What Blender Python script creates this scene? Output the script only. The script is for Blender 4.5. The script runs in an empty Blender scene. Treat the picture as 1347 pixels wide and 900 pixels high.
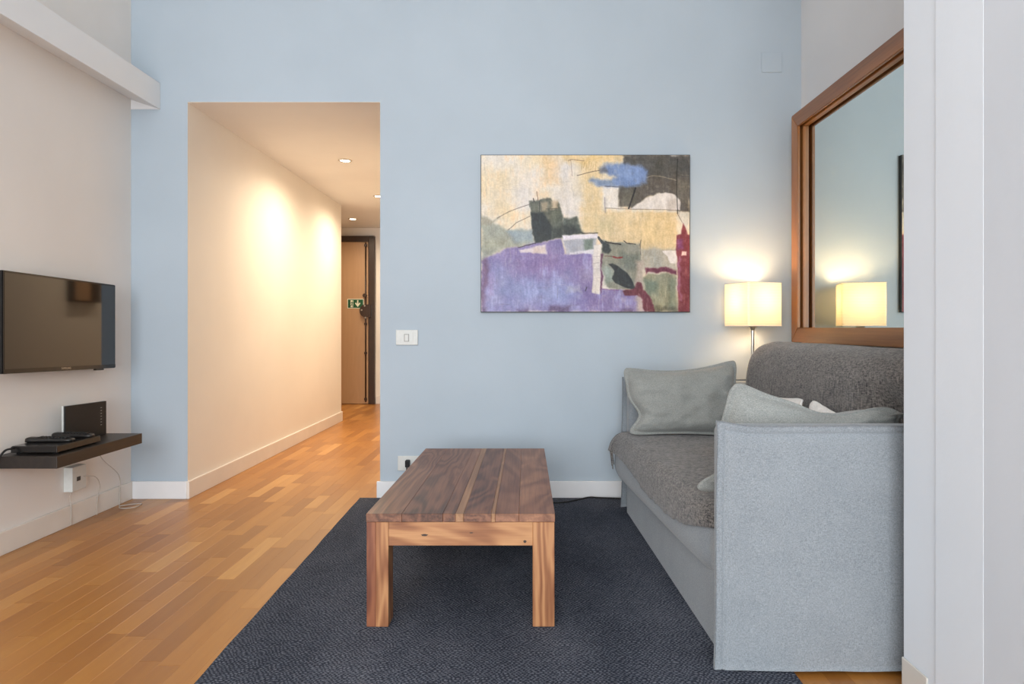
import bpy, bmesh, math, random
import numpy as np
from mathutils import Vector, noise as mnoise

random.seed(7)
S = bpy.context.scene
COL = S.collection

# ------------------------------------------------------------------ camera
F, CX, CY, H = 850.0, 690.0, 432.0, 0.94       # focal length and vanishing point in 1347x900 pixels, eye height
cd = bpy.data.cameras.new('camera'); cam = bpy.data.objects.new('camera', cd); COL.objects.link(cam)
cam.location = (0, 0, H); cam.rotation_euler = (math.pi / 2, 0, 0)
cd.sensor_width = 36; cd.lens = F / 1347 * 36
cd.shift_x = -(CX - 673.5) / 1347; cd.shift_y = -(450 - CY) / 1347
cd.clip_start = 0.02
S.camera = cam

# ------------------------------------------------------------------ world, daylight, exposure
w = bpy.data.worlds.new('sky'); S.world = w; w.use_nodes = True
w.node_tree.nodes['Background'].inputs[0].default_value = (0.75, 0.86, 1.0, 1)
w.node_tree.nodes['Background'].inputs[1].default_value = 1.0


def area_light(name, loc, rot, sx, sy, power, color):
    l = bpy.data.lights.new(name, 'AREA'); l.shape = 'RECTANGLE'; l.size = sx; l.size_y = sy
    l.energy = power; l.color = color
    o = bpy.data.objects.new(name, l); COL.objects.link(o); o.location = loc; o.rotation_euler = rot
    return o


area_light('window_daylight', (-0.6, -2.58, 1.55), (math.pi / 2, 0, 0), 2.6, 2.5, 170, (0.93, 0.965, 1.0))
vs = S.view_settings
vs.view_transform = 'Standard'; vs.look = 'None'; vs.gamma = 1; vs.use_curve_mapping = False
vs.exposure = 0.33

# ------------------------------------------------------------------ helpers
ORG = {}


def lin(c):
    r = []
    for v in c[:3]:
        v = v / 255.0
        r.append(v / 12.92 if v <= 0.04045 else ((v + 0.055) / 1.055) ** 2.4)
    return tuple(r) + (1.0,)


def X(px, Y): return (px - CX) * Y / F
def Z(py, Y): return H - (py - CY) * Y / F


def tag(o, label=None, cat=None, group=None, kind=None):
    if label: o['label'] = label
    if cat: o['category'] = cat
    if group: o['group'] = group
    if kind: o['kind'] = kind
    return o


def thing(name, loc, label=None, cat=None, group=None, kind=None):
    o = bpy.data.objects.new(name, None); COL.objects.link(o)
    o.location = loc; o.empty_display_size = 0.05
    ORG[o] = Vector(loc)
    return tag(o, label, cat, group, kind)


def mobj(name, verts, faces, mat, parent=None, smooth=False, mats=None, fmat=None):
    """mesh object from world-space vertices; origin at the bottom centre"""
    vs_ = [Vector(v) for v in verts]
    lo = Vector((min(v[i] for v in vs_) for i in range(3))); hi = Vector((max(v[i] for v in vs_) for i in range(3)))
    org = Vector(((lo.x + hi.x) / 2, (lo.y + hi.y) / 2, lo.z))
    me = bpy.data.meshes.new(name)
    me.from_pydata([tuple(v - org) for v in vs_], [], [tuple(f) for f in faces])
    me.update()
    for m in (mats or [mat]): me.materials.append(m)
    if fmat:
        for p in me.polygons: p.material_index = fmat(p)
    if smooth:
        for p in me.polygons: p.use_smooth = True
    o = bpy.data.objects.new(name, me); COL.objects.link(o)
    ORG[o] = org
    if parent is not None:
        o.parent = parent; o.location = org - ORG[parent]
    else:
        o.location = org
    return o


def bm_data(bm):
    bm.verts.index_update()
    v = [tuple(x.co) for x in bm.verts]; f = [[x.index for x in fc.verts] for fc in bm.faces]
    bm.free()
    return v, f


def box_data(x0, x1, y0, y1, z0, z1, bev=0.0, seg=2):
    bm = bmesh.new()
    bmesh.ops.create_cube(bm, size=1)
    for v in bm.verts:
        v.co = Vector((x0 + (v.co.x + .5) * (x1 - x0), y0 + (v.co.y + .5) * (y1 - y0), z0 + (v.co.z + .5) * (z1 - z0)))
    if bev:
        bmesh.ops.bevel(bm, geom=list(bm.edges), offset=bev, segments=seg, profile=.5, affect='EDGES')
    bmesh.ops.recalc_face_normals(bm, faces=bm.faces)
    return bm_data(bm)


def box(name, x0, x1, y0, y1, z0, z1, mat, parent=None, bev=0.0, seg=2, smooth=False, **k):
    v, f = box_data(x0, x1, y0, y1, z0, z1, bev, seg)
    return mobj(name, v, f, mat, parent, smooth, **k)


def boxes(name, lst, mat, parent=None, bev=0.0, **k):
    V, Fc = [], []
    for b in lst:
        v, f = box_data(*b, bev=bev); n = len(V)
        V += v; Fc += [[i + n for i in q] for q in f]
    return mobj(name, V, Fc, mat, parent, **k)


def rot_verts(v, c, ang):
    ca, sa = math.cos(ang), math.sin(ang)
    return [(c[0] + (x - c[0]) * ca - (y - c[1]) * sa, c[1] + (x - c[0]) * sa + (y - c[1]) * ca, z) for x, y, z in v]


def spline(pts, n=8):
    P = [Vector(p) for p in pts]; out = []
    for i in range(len(P) - 1):
        p0, p1, p2, p3 = P[max(i - 1, 0)], P[i], P[i + 1], P[min(i + 2, len(P) - 1)]
        for k in range(n):
            t = k / n
            out.append(.5 * ((2 * p1) + (p2 - p0) * t + (2 * p0 - 5 * p1 + 4 * p2 - p3) * t * t + (3 * p1 - p0 - 3 * p2 + p3) * t ** 3))
    out.append(P[-1])
    return out


def tube_data(pts, r, n=8, sm=6):
    P = spline(pts, sm) if sm else [Vector(p) for p in pts]
    V, Fc = [], []
    up = Vector((0.13, 0.21, 1)).normalized()
    for i, p in enumerate(P):
        d = (P[min(i + 1, len(P) - 1)] - P[max(i - 1, 0)])
        d = d.normalized() if d.length > 1e-9 else Vector((0, 0, 1))
        a = d.cross(up)
        if a.length < 1e-3: a = d.cross(Vector((1, 0, 0)))
        a.normalize(); b = d.cross(a)
        for k in range(n):
            t = 2 * math.pi * k / n
            V.append(tuple(p + a * math.cos(t) * r + b * math.sin(t) * r))
    for i in range(len(P) - 1):
        for k in range(n):
            Fc.append((i * n + k, i * n + (k + 1) % n, (i + 1) * n + (k + 1) % n, (i + 1) * n + k))
    Fc.append(tuple(range(n))[::-1]); Fc.append(tuple((len(P) - 1) * n + k for k in range(n)))
    return V, Fc


def tube(name, pts, r, mat, parent=None, n=8, sm=6):
    v, f = tube_data(pts, r, n, sm)
    return mobj(name, v, f, mat, parent, True)


def lathe(name, c, prof, mat, parent=None, n=32, smooth=True):
    """prof: list of (radius, z) revolved round the vertical axis at c"""
    V, Fc = [], []
    for r, z in prof:
        for k in range(n):
            t = 2 * math.pi * k / n
            V.append((c[0] + r * math.cos(t), c[1] + r * math.sin(t), c[2] + z))
    for i in range(len(prof) - 1):
        for k in range(n):
            Fc.append((i * n + k, i * n + (k + 1) % n, (i + 1) * n + (k + 1) % n, (i + 1) * n + k))
    return mobj(name, V, Fc, mat, parent, smooth)


def prism_y(name, poly, y0, y1, mat, parent=None):
    """polygon in (x, z) extruded from y0 to y1"""
    n = len(poly)
    V = [(x, y0, z) for x, z in poly] + [(x, y1, z) for x, z in poly]
    Fc = [tuple(range(n)), tuple(range(2 * n - 1, n - 1, -1))] + [(i, i + n, (i + 1) % n + n, (i + 1) % n) for i in range(n)]
    bm = bmesh.new(); bv = [bm.verts.new(v) for v in V]
    for f in Fc: bm.faces.new([bv[i] for i in f])
    bmesh.ops.recalc_face_normals(bm, faces=bm.faces)
    v, f = bm_data(bm)
    return mobj(name, v, f, mat, parent)


def grid_faces(nu, nv, off=0):
    return [(off + i * nv + j, off + (i + 1) * nv + j, off + (i + 1) * nv + j + 1, off + i * nv + j + 1) for i in range(nu - 1) for j in range(nv - 1)]


def sstep(a, b, x):
    t = min(max((x - a) / (b - a), 0), 1)
    return t * t * (3 - 2 * t)


# ------------------------------------------------------------------ materials
class NT:
    def __init__(s, name):
        s.m = bpy.data.materials.new(name); s.m.use_nodes = True
        s.t = s.m.node_tree; s.b = s.t.nodes['Principled BSDF']; s.out = s.t.nodes['Material Output']

    def n(s, typ, **k):
        nd = s.t.nodes.new(typ)
        for a, v in k.items(): setattr(nd, a, v)
        return nd

    def l(s, a, b): s.t.links.new(a, b)

    def pos(s, scale=(1, 1, 1), loc=None, rnd=False):
        g = s.n('ShaderNodeNewGeometry'); mp = s.n('ShaderNodeMapping')
        mp.inputs['Scale'].default_value = scale
        s.l(g.outputs['Position'], mp.inputs['Vector'])
        if loc: mp.inputs['Location'].default_value = loc
        if rnd:
            oi = s.n('ShaderNodeObjectInfo'); mu = s.n('ShaderNodeMath', operation='MULTIPLY'); mu.inputs[1].default_value = 37.0
            s.l(oi.outputs['Random'], mu.inputs[0]); s.l(mu.outputs[0], mp.inputs['Location'])
        return mp.outputs[0]

    def noise(s, vec, scale, detail=3, rough=.5, dist=0):
        nd = s.n('ShaderNodeTexNoise'); nd.inputs['Scale'].default_value = scale; nd.inputs['Detail'].default_value = detail
        nd.inputs['Roughness'].default_value = rough; nd.inputs['Distortion'].default_value = dist
        s.l(vec, nd.inputs['Vector'])
        return nd.outputs['Fac']

    def ramp(s, fac, stops):
        r = s.n('ShaderNodeValToRGB'); e = r.color_ramp.elements
        while len(e) < len(stops): e.new(.5)
        for q, (p, c) in zip(e, stops): q.position = p; q.color = lin(c)
        s.l(fac, r.inputs[0])
        return r.outputs['Color']

    def math(s, op, a, b=None, c=None):
        m = s.n('ShaderNodeMath', operation=op)
        for i, v in enumerate((a, b, c)):
            if v is None: continue
            if isinstance(v, (int, float)): m.inputs[i].default_value = v
            else: s.l(v, m.inputs[i])
        return m.outputs[0]

    def mix(s, fac, a, b, mode='MIX'):
        m = s.n('ShaderNodeMix', data_type='RGBA', blend_type=mode)
        for k, v in ((0, fac), (6, a), (7, b)):
            if isinstance(v, (int, float)): m.inputs[k].default_value = v
            elif isinstance(v, tuple): m.inputs[k].default_value = lin(v) if max(v) > 1.01 else tuple(v[:3]) + (1,)
            else: s.l(v, m.inputs[k])
        return m.outputs[2]

    def bump(s, h, strength=.3, dist=.002):
        b = s.n('ShaderNodeBump'); b.inputs['Strength'].default_value = strength; b.inputs['Distance'].default_value = dist
        s.l(h, b.inputs['Height']); s.l(b.outputs[0], s.b.inputs['Normal'])

    def set(s, **k):
        for a, v in k.items():
            i = s.b.inputs[a.replace('_', ' ')]
            if isinstance(v, (int, float)): i.default_value = v
            elif isinstance(v, tuple): i.default_value = v
            else: s.l(v, i)
        return s


def paint(name, c, var=5, rough=.6, bump=.12):
    t = NT(name); p = t.pos()
    c2 = tuple(max(0, x - var) for x in c)
    t.set(Base_Color=t.ramp(t.noise(p, 1.7, 4), [(.35, c2), (.65, c)]), Roughness=rough)
    t.bump(t.noise(p, 90, 3), bump, .002)
    return t.m


def plain(name, c, rough=.4, metal=0.0, coat=0.0, spec=.5, fine=60):
    t = NT(name)
    c2 = tuple(max(0, x - 6) for x in c)
    t.set(Base_Color=t.ramp(t.noise(t.pos(), fine, 3), [(.3, c2), (.7, c)]), Roughness=rough, Metallic=metal, Coat_Weight=coat)
    t.b.inputs['Specular IOR Level'].default_value = spec
    return t.m


def wood(name, stops, grain, ring=26, scale=5.0, stretch=.14, rough=.4, coat=.15, fine=.5, rnd=True, rk=.22):
    """contour-figured timber; grain = 'X', 'Y' or 'Z'"""
    t = NT(name); k = {'X': 0, 'Y': 1, 'Z': 2}[grain]
    sc = [1, 1, 1]; sc[k] = stretch
    p = t.pos(tuple(sc), rnd=rnd)
    a = t.noise(p, scale, 4, .45, .5)
    rr = t.math('MULTIPLY_ADD', t.math('SINE', t.math('MULTIPLY', a, ring * 2.2)), .5, .5)
    sf = [140, 140, 140]; sf[k] = 4
    b = t.noise(t.pos(tuple(sf)), 1.0, 4, .6)
    c = t.noise(p, 2.2, 2)
    f = t.math('ADD', t.math('MULTIPLY', rr, rk), t.math('MULTIPLY', b, fine))
    f = t.math('ADD', f, t.math('MULTIPLY', t.math('SUBTRACT', c, .42), 1.1))
    if rnd:
        oi = t.n('ShaderNodeObjectInfo'); f = t.math('ADD', f, t.math('MULTIPLY', t.math('SUBTRACT', oi.outputs['Random'], .5), .22))
    t.set(Base_Color=t.ramp(f, stops), Roughness=rough, Coat_Weight=coat, Coat_Roughness=.35)
    t.bump(b, .15, .001)
    return t.m


def fabric(name, dark, light, scale=420, bump=.5, rough=.9, aniso=1.0, mid=.5, sheen=.25):
    t = NT(name)
    a = t.noise(t.pos((1, 1, .25 / aniso)), scale, 2, .6)
    b = t.noise(t.pos((.25, .25, 1)), scale, 2, .6)
    c = t.noise(t.pos(), 9, 3)
    f = t.math('ADD', t.math('MULTIPLY', a, .5), t.math('MULTIPLY', b, .5))
    g = t.math('ADD', f, t.math('MULTIPLY', t.math('SUBTRACT', c, .5), .10))
    t.set(Base_Color=t.ramp(g, [(mid - .14, dark), (mid + .14, light)]), Roughness=rough, Sheen_Weight=sheen)
    t.b.inputs['Specular IOR Level'].default_value = .15
    t.bump(f, bump, .0015)
    return t.m


M = {}
M['blue'] = paint('blue_wall_paint', (173, 186, 196))
M['warmlit'] = paint('warmlit_wall_paint', (232, 227, 221))  # off-white left wall, the warm light on it put into the colour
M['white'] = paint('white_wall_paint', (214, 216, 218))
M['cool'] = paint('cool_white_wall_paint', (212, 220, 228))
M['greywhite'] = paint('grey_white_wall_paint', (198, 205, 213))
M['hallwhite'] = paint('hall_wall_paint', (232, 226, 216))
M['beam'] = paint('beam_paint', (234, 235, 235))
M['skirt_grey'] = plain('grey_skirting_lacquer', (200, 198, 192), .4, fine=8)
M['cable'] = plain('off_white_cable', (186, 178, 168), .5)
M['ceil'] = paint('ceiling_paint', (236, 235, 232))
M['skirt'] = plain('white_skirting_lacquer', (226, 227, 228), .35, fine=8)
M['skirt_warmlit'] = plain('warmlit_skirting_lacquer', (228, 221, 212), .4, fine=8)  # warm tint stands in for warm light on the left skirting
M['plastic_white'] = plain('white_plastic', (208, 210, 206), .4)
M['plastic_grey'] = plain('grey_plastic', (150, 150, 146), .4)
M['black_gloss'] = plain('black_gloss_plastic', (20, 19, 19), .18, spec=.5)
M['black_matte'] = plain('black_matte_plastic', (26, 24, 23), .45)
M['black_rubber'] = plain('black_rubber', (18, 18, 19), .7)
M['shelf'] = wood('black_brown_veneer', [(.2, (28, 23, 20)), (.8, (46, 38, 33))], 'Y', rough=.42, coat=.05)
M['steel'] = plain('brushed_steel', (190, 186, 178), .28, 1.0)
M['brass'] = plain('brass', (205, 170, 95), .3, 1.0)
M['dark_brown'] = plain('dark_brown_lacquer', (58, 42, 32), .35)
M['door'] = wood('beige_door_laminate', [(.2, (170, 136, 102)), (.8, (178, 144, 110))], 'Z', rough=.45, coat=.1)
M['green'] = plain('sign_green', (22, 84, 52), .4)
M['signwhite'] = plain('sign_white', (226, 228, 210), .4)
M['sofa'] = fabric('grey_linen_upholstery', (112, 119, 125), (150, 157, 162), 780, .45)
M['pillow'] = fabric('grey_linen_cushion', (116, 120, 119), (162, 164, 159), 780, .5)
M['throw'] = fabric('charcoal_heather_knit', (36, 36, 39), (134, 129, 124), 260, 1.0, aniso=2.5)
M['white_cotton'] = fabric('white_cotton', (214, 212, 208), (236, 234, 230), 500, .3)

M['frame'] = wood('walnut_frame_%s' % 'y', [(.1, (112, 68, 30)), (.5, (156, 102, 52)), (.9, (192, 138, 80))], 'Y', ring=10, rough=.38, coat=.3)
M['frame_z'] = wood('walnut_frame_z', [(.1, (112, 68, 30)), (.5, (156, 102, 52)), (.9, (192, 138, 80))], 'Z', ring=10, rough=.38, coat=.3)
TOPS = [(.1, (58, 33, 24)), (.38, (112, 74, 55)), (.64, (144, 101, 76)), (.92, (186, 138, 98))]
LEGS = [(.16, (60, 33, 20)), (.36, (124, 76, 46)), (.66, (158, 108, 70)), (.95, (184, 136, 92))]
M['top'] = wood('rosewood_top', TOPS, 'Y', ring=52, scale=3.2, stretch=.2, rough=.45, coat=.08)
M['top_pale'] = wood('rosewood_sapwood', [(.1, (112, 78, 54)), (.5, (160, 120, 86)), (.9, (196, 154, 112))], 'Y', ring=30, scale=3.2, stretch=.2, rough=.45, coat=.08)
M['leg'] = wood('rosewood_leg', LEGS, 'Z', ring=40, scale=6, stretch=.12, rough=.45, rk=.42, fine=.45)
M['leg_red'] = wood('rosewood_red_leg', [(.08, (60, 30, 20)), (.4, (108, 60, 40)), (.9, (150, 94, 62))], 'Z', ring=40, scale=6, stretch=.12, rough=.45, rk=.42, fine=.45)
M['apron'] = wood('rosewood_apron', LEGS, 'X', ring=42, scale=6, stretch=.12, rough=.45, rk=.42, fine=.45)
M['apron_y'] = wood('rosewood_side_apron', LEGS, 'Y', ring=42, scale=6, stretch=.12, rough=.45, rk=.42, fine=.45)


def floor_mat():
    t = NT('oak_parquet')
    at = t.n('ShaderNodeAttribute'); at.attribute_name = 'rnd'
    r = at.outputs['Fac']
    g = t.n('ShaderNodeNewGeometry')
    off = t.n('ShaderNodeCombineXYZ'); t.l(t.math('MULTIPLY', r, 91.0), off.inputs[1]); t.l(t.math('MULTIPLY', r, 17.0), off.inputs[2])
    ad = t.n('ShaderNodeVectorMath', operation='ADD'); t.l(g.outputs['Position'], ad.inputs[0]); t.l(off.outputs[0], ad.inputs[1])
    mp = t.n('ShaderNodeMapping'); mp.inputs['Scale'].default_value = (1, .1, 1); t.l(ad.outputs[0], mp.inputs[0])
    a = t.noise(mp.outputs[0], 34, 3, .5, .4)
    b = t.noise(mp.outputs[0], 190, 3, .6)
    base = t.ramp(r, [(0, (160, 108, 49)), (.25, (174, 120, 56)), (.55, (184, 130, 63)), (.8, (194, 140, 71)), (1, (218, 170, 102))])
    f = t.math('ADD', t.math('MULTIPLY', a, .6), t.math('MULTIPLY', b, .4))
    c = t.mix(t.math('MULTIPLY', t.math('SUBTRACT', f, .30), 1.6), t.mix(1.0, base, (228, 214, 200), 'MULTIPLY'), base)
    t.set(Base_Color=c, Roughness=t.math('MULTIPLY_ADD', b, .12, .30), Coat_Weight=.2, Coat_Roughness=.28)
    t.bump(b, .08, .001)
    return t.m


M['floor'] = floor_mat()


def rug_mat():
    t = NT('charcoal_woven_rug')
    g = t.n('ShaderNodeNewGeometry')
    wob = t.n('ShaderNodeTexNoise'); wob.inputs['Scale'].default_value = 22; t.l(g.outputs['Position'], wob.inputs['Vector'])
    ad = t.n('ShaderNodeVectorMath', operation='MULTIPLY_ADD'); t.l(wob.outputs['Color'], ad.inputs[0])
    ad.inputs[1].default_value = (.03, .03, 0); t.l(g.outputs['Position'], ad.inputs[2])
    sp = t.n('ShaderNodeSeparateXYZ'); t.l(ad.outputs[0], sp.inputs[0])
    k = 2 * math.pi / .016
    sy = t.math('MULTIPLY', sp.outputs[1], k)
    row = t.math('FLOOR', t.math('DIVIDE', sy, math.pi))
    sx = t.math('MULTIPLY_ADD', row, math.pi / 2, t.math('MULTIPLY', sp.outputs[0], k * .62))
    h = t.math('MULTIPLY', t.math('ABSOLUTE', t.math('SINE', sx)), t.math('ABSOLUTE', t.math('SINE', sy)))
    fz = t.noise(t.pos((1, .6, 1)), 190, 3, .65)
    f = t.math('ADD', t.math('MULTIPLY', h, .42), t.math('MULTIPLY', fz, .75))
    big = t.noise(t.pos((1, .5, 1)), 3.0, 3)
    f2 = t.math('ADD', f, t.math('MULTIPLY', t.math('SUBTRACT', big, .5), .5))
    t.set(Base_Color=t.ramp(f2, [(.12, (20, 23, 29)), (.5, (56, 61, 72)), (.9, (120, 123, 132))]), Roughness=.95)
    t.b.inputs['Specular IOR Level'].default_value = .1
    t.bump(f, .9, .004)
    return t.m


M['rug'] = rug_mat()


def screen_mat():
    t = NT('television_glass')
    t.set(Base_Color=t.ramp(t.noise(t.pos(), 3, 1), [(0, (12, 12, 13)), (1, (15, 15, 16))]), Roughness=.06)
    t.b.inputs['Specular IOR Level'].default_value = .9
    return t.m


M['screen'] = screen_mat()


def mirror_mat():
    t = NT('mirror_silvering')
    t.set(Base_Color=t.ramp(t.noise(t.pos(), 2, 1), [(0, (226, 233, 228)), (1, (230, 236, 231))]), Metallic=1.0, Roughness=.0)
    return t.m


M['mirror'] = mirror_mat()


def shade_mat():
    t = NT('pleated_lamp_shade')
    g = t.n('ShaderNodeNewGeometry'); sp = t.n('ShaderNodeSeparateXYZ'); t.l(g.outputs['Position'], sp.inputs[0])
    h = t.math('MULTIPLY_ADD', t.math('SINE', t.math('MULTIPLY', sp.outputs[2], 2 * math.pi / .008)), .5, .5)
    col = t.ramp(h, [(0, (206, 194, 168)), (1, (226, 218, 198))])
    t.set(Base_Color=col, Roughness=.9)
    tr = t.n('ShaderNodeBsdfTranslucent'); t.l(col, tr.inputs['Color'])
    mx = t.n('ShaderNodeMixShader'); mx.inputs[0].default_value = .17
    t.l(t.b.outputs[0], mx.inputs[1]); t.l(tr.outputs[0], mx.inputs[2]); t.l(mx.outputs[0], t.out.inputs['Surface'])
    t.bump(h, .5, .001)
    return t.m


M['shade'] = shade_mat()


def glow(name, c, s):
    t = NT(name); t.set(Base_Color=lin(c), Emission_Color=lin(c), Emission_Strength=s)
    return t.m


M['spot_glow'] = glow('spot_lamp_glow', (255, 236, 205), 14)
M['bulb_glow'] = glow('bulb_glow', (255, 222, 170), 8)

# ------------------------------------------------------------------ the setting
D = 3.57                      # back wall
XL, XR = -2.174, 1.529        # left and right walls
HX0, HX1 = -1.861, -0.798     # hall side walls
HZ = 2.19                     # hall ceiling
HE = 6.56                     # hall left wall ends
DE = 8.05                     # end wall with the door
CZ = 3.4
PX = 0.974                    # partition reveal


def struct(o): o['kind'] = 'structure'; return o


def reveal(p): return 1 if abs(p.normal.y) < .5 else 0


struct(boxes('wall_back', [(XL - .12, HX0, D, D + .1, 0, CZ), (HX0, HX1, D, D + .1, HZ + .0015, CZ), (HX1, XR + .12, D, D + .1, 0, CZ)],
             None, mats=[M['blue'], M['hallwhite']], fmat=reveal))
struct(box('wall_left', XL - .12, XL, -2.7, D, 0, CZ, M['warmlit']))
struct(box('wall_right', XR, XR + .12, 1.5, D, 0, CZ, M['white']))
struct(box('ceiling', XL - .12, XR + .12, -2.7, D, CZ, CZ + .1, M['ceil']))
struct(box('wall_partition', PX, XR, 1.527, 1.662, 0, CZ, M['cool'], bev=.003))
struct(box('trim_door_casing', PX - .004, PX + .1, 1.366, 1.5262, 0, CZ, M['cool'], bev=.001))
struct(box('wall_near_right', PX - .0036, PX + .15, -2.7, 1.3655, 0, CZ, M['greywhite']))
wr = struct(boxes('wall_rear', [(XL - .12, -2.0, -2.8, -2.7, 0, CZ), (.8, PX + .15, -2.8, -2.7, 0, CZ), (-2.0, .8, -2.8, -2.7, 0, .25), (-2.0, .8, -2.8, -2.7, 2.85, CZ)], M['white']))
wn = thing('window_1', (-.6, -2.75, .25), kind='structure')
for x in (-2.0, -1.09, -.16, .75): box('window_frame', x, x + .05, -2.77, -2.72, .25, 2.85, M['skirt'], wn)
for z in (.25, 2.8): box('window_rail', -1.95, .75, -2.765, -2.725, z, z + .05, M['skirt'], wn)

struct(box('wall_hall_left', HX0 - .1, HX0, D + .1, HE, 0, HZ, M['hallwhite']))
struct(box('wall_hall_right', HX1, HX1 + .1, D + .1, DE, 0, HZ, M['hallwhite']))
struct(box('wall_hall_end', -3.3, HX1 + .1, DE, DE + .1, 0, HZ, M['hallwhite']))
struct(boxes('wall_hall_recess', [(-3.3, -3.2, HE - .1, DE, 0, HZ), (-3.2, HX0 - .1, HE - .1, HE, 0, HZ)], M['hallwhite']))
struct(box('ceiling_hall', -3.3, HX1 + .1, D + .0006, DE + .1, HZ, HZ + .1, M['ceil']))

BH, BT = .097, .016


def skirting(name, x0, x1, y0, y1, mat):
    o = box(name, x0, x1, y0, y1, 0, BH, mat, bev=.003)
    return struct(o)


skirting('baseboard_left', XL, XL + BT, -2.7, D, M['skirt_warmlit'])
skirting('baseboard_back_left', XL + BT, HX0, D - BT, D, M['skirt'])
skirting('baseboard_back_right', HX1 - BT, XR, D - BT, D, M['skirt'])
skirting('baseboard_hall_left', HX0, HX0 + BT, D - BT, HE, M['skirt_warmlit'])
skirting('baseboard_hall_end', -1.852, HX1, DE - BT, DE, M['skirt_warmlit'])
skirting('baseboard_partition', PX - .005, PX, 1.557, 1.662, M['skirt_grey'])

# beam along the left wall, its soffit sloping up towards the wall
bx = X(211, D); zb, zt, zw = Z(144, D), Z(110, D), Z(131, D)
sec = [(XL, zw), (bx, zb), (bx, zt), (XL, zt)]
V = [(x, -2.7, z) for x, z in sec] + [(x, D - .002, z) for x, z in sec]
beam = struct(mobj('trim_beam', V, [(0, 1, 5, 4), (1, 2, 6, 5), (2, 3, 7, 6), (3, 0, 4, 7), (3, 2, 1, 0), (4, 5, 6, 7)], M['beam']))
prism_y('end_fillet', [(XL + .001, zw - .001), (XL + .001, zb), (bx - .001, zb)], D - .004, D - .001, M['skirt'], beam)

# parquet: single staves
PW = .0655
floor = struct(boxes('floor', [(XL - .1, XR + .1, -2.7, D + .05, -.06, -.014), (-3.3, HX1 + .1, D + .05, DE + .1, -.06, -.014)], M['dark_brown']))
staves = []
rr = random.Random(21)
ncol = int(math.ceil((XR - (-3.25)) / PW))
for c in range(ncol):
    x0 = -3.25 + c * PW; x1 = x0 + PW
    if x1 > XR + .02: break
    y = -2.7 + rr.random() * .4
    if x1 <= XL + .01:
        y = 6.4 + rr.random() * .2
    ymax = DE if x1 < HX1 + .05 else D + .02
    while y < ymax:
        ln = rr.choice((.24, .3, .34, .4, .46, .52)) + rr.random() * .03
        y1 = min(y + ln, ymax)
        t = rr.random()
        t = t * .72 if rr.random() < .86 else .72 + .28 * rr.random()
        staves.append((x0, x1, y, y1, t)); y = y1


def stave_score(s):
    x0, x1, y0, y1, _ = s
    yc = (y0 + y1) / 2; xc = (x0 + x1) / 2
    if y1 < 1.6: return 0
    px, py = CX + F * xc / max(yc, .1), CY + F * H / max(yc, .1)
    if px < -60 or px > 1190 or py > 960: return 0
    if -.86 < xc < .70 and 1.25 < yc < D: return 0
    if xc > .5 and yc > 1.75: return 0
    if yc > D and (px > 500 or px < 247 or xc < HX0): return 0
    if px < 500 and yc > D + .02 and xc > HX1: return 0
    return (x1 - x0) * (y1 - y0) * F * F * H / yc ** 3


order = sorted(range(len(staves)), key=lambda i: -stave_score(staves[i]))
single = [i for i in order if stave_score(staves[i]) > 0][:290]
sset = set(single)


def stave_mesh(s):
    x0, x1, y0, y1, _ = s
    g, e = .0001, .0006
    x0 += g; x1 -= g; y0 += g; y1 -= g
    V = [(x0, y0, -.014), (x1, y0, -.014), (x1, y1, -.014), (x0, y1, -.014),
         (x0, y0, -.0003), (x1, y0, -.0003), (x1, y1, -.0003), (x0, y1, -.0003),
         (x0 + e, y0 + e, 0), (x1 - e, y0 + e, 0), (x1 - e, y1 - e, 0), (x0 + e, y1 - e, 0)]
    Fc = []
    for b in (0, 4):
        for k in range(4): Fc.append((b + k, b + (k + 1) % 4, b + 4 + (k + 1) % 4, b + 4 + k))
    Fc.append((8, 9, 10, 11))
    return V, Fc


def add_rnd(o, vals):
    a = o.data.attributes.new('rnd', 'FLOAT', 'FACE')
    a.data.foreach_set('value', vals)


for i in single:
    v, f = stave_mesh(staves[i])
    add_rnd(mobj('parquet_stave', v, f, M['floor'], floor), [staves[i][4]] * len(f))
V, Fc, R_ = [], [], []
for i, s in enumerate(staves):
    if i in sset: continue
    v, f = stave_mesh(s); n = len(V)
    V += v; Fc += [[q + n for q in t] for t in f]; R_ += [s[4]] * len(f)
o = mobj('parquet_staves', V, Fc, M['floor'], floor); add_rnd(o, R_); o['kind'] = 'stuff'

# ------------------------------------------------------------------ end door
dl, dr = X(484, DE - .03), X(494, DE)
dx0 = dr - .98
door = thing('door_1', ((dx0 + dr) / 2, DE, 0), kind='structure')
fo = Z(311, DE); fi = Z(319, DE)
box('door_leaf', dx0 + .09, X(485.5, DE), DE - .045, DE - .002, .004, fi, M['door'], door, .003)
for n_, b in (('door_frame', (X(486, DE), dr, DE - .055, DE - .001, 0, fo)), ('door_frame', (dx0, dx0 + .09, DE - .055, DE - .001, 0, fo)),
              ('door_frame', (dx0 + .09, X(486, DE), DE - .055, DE - .001, fi, fo))):
    box(n_, *b, M['dark_brown'], door, .004)
yb = DE - .05
bar = tube('lock_bar', [(X(481.3, yb), yb - .012, .03), (X(481.3, yb), yb - .012, fi - .01)], .009, M['dark_brown'], door, 8, 0)
for zz in (.05, .62, .98, fi - .06):
    box('bar_bracket', X(479.6, yb), X(483, yb), yb - .026, yb + .004, zz, zz + .03, M['dark_brown'], bar, .003)
lk = []
cxk, czk, rk = X(481.5, yb), Z(409, yb), .078
for k in range(13):
    a = math.pi / 2 + math.pi * k / 12
    lk.append((cxk + rk * .9 * math.cos(a), czk + rk * math.sin(a)))
lk += [(X(488.5, yb), czk - rk), (X(488.5, yb), czk + rk)]
lock = prism_y('lock_case', lk, yb - .045, yb + .005, M['dark_brown'], door)
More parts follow.
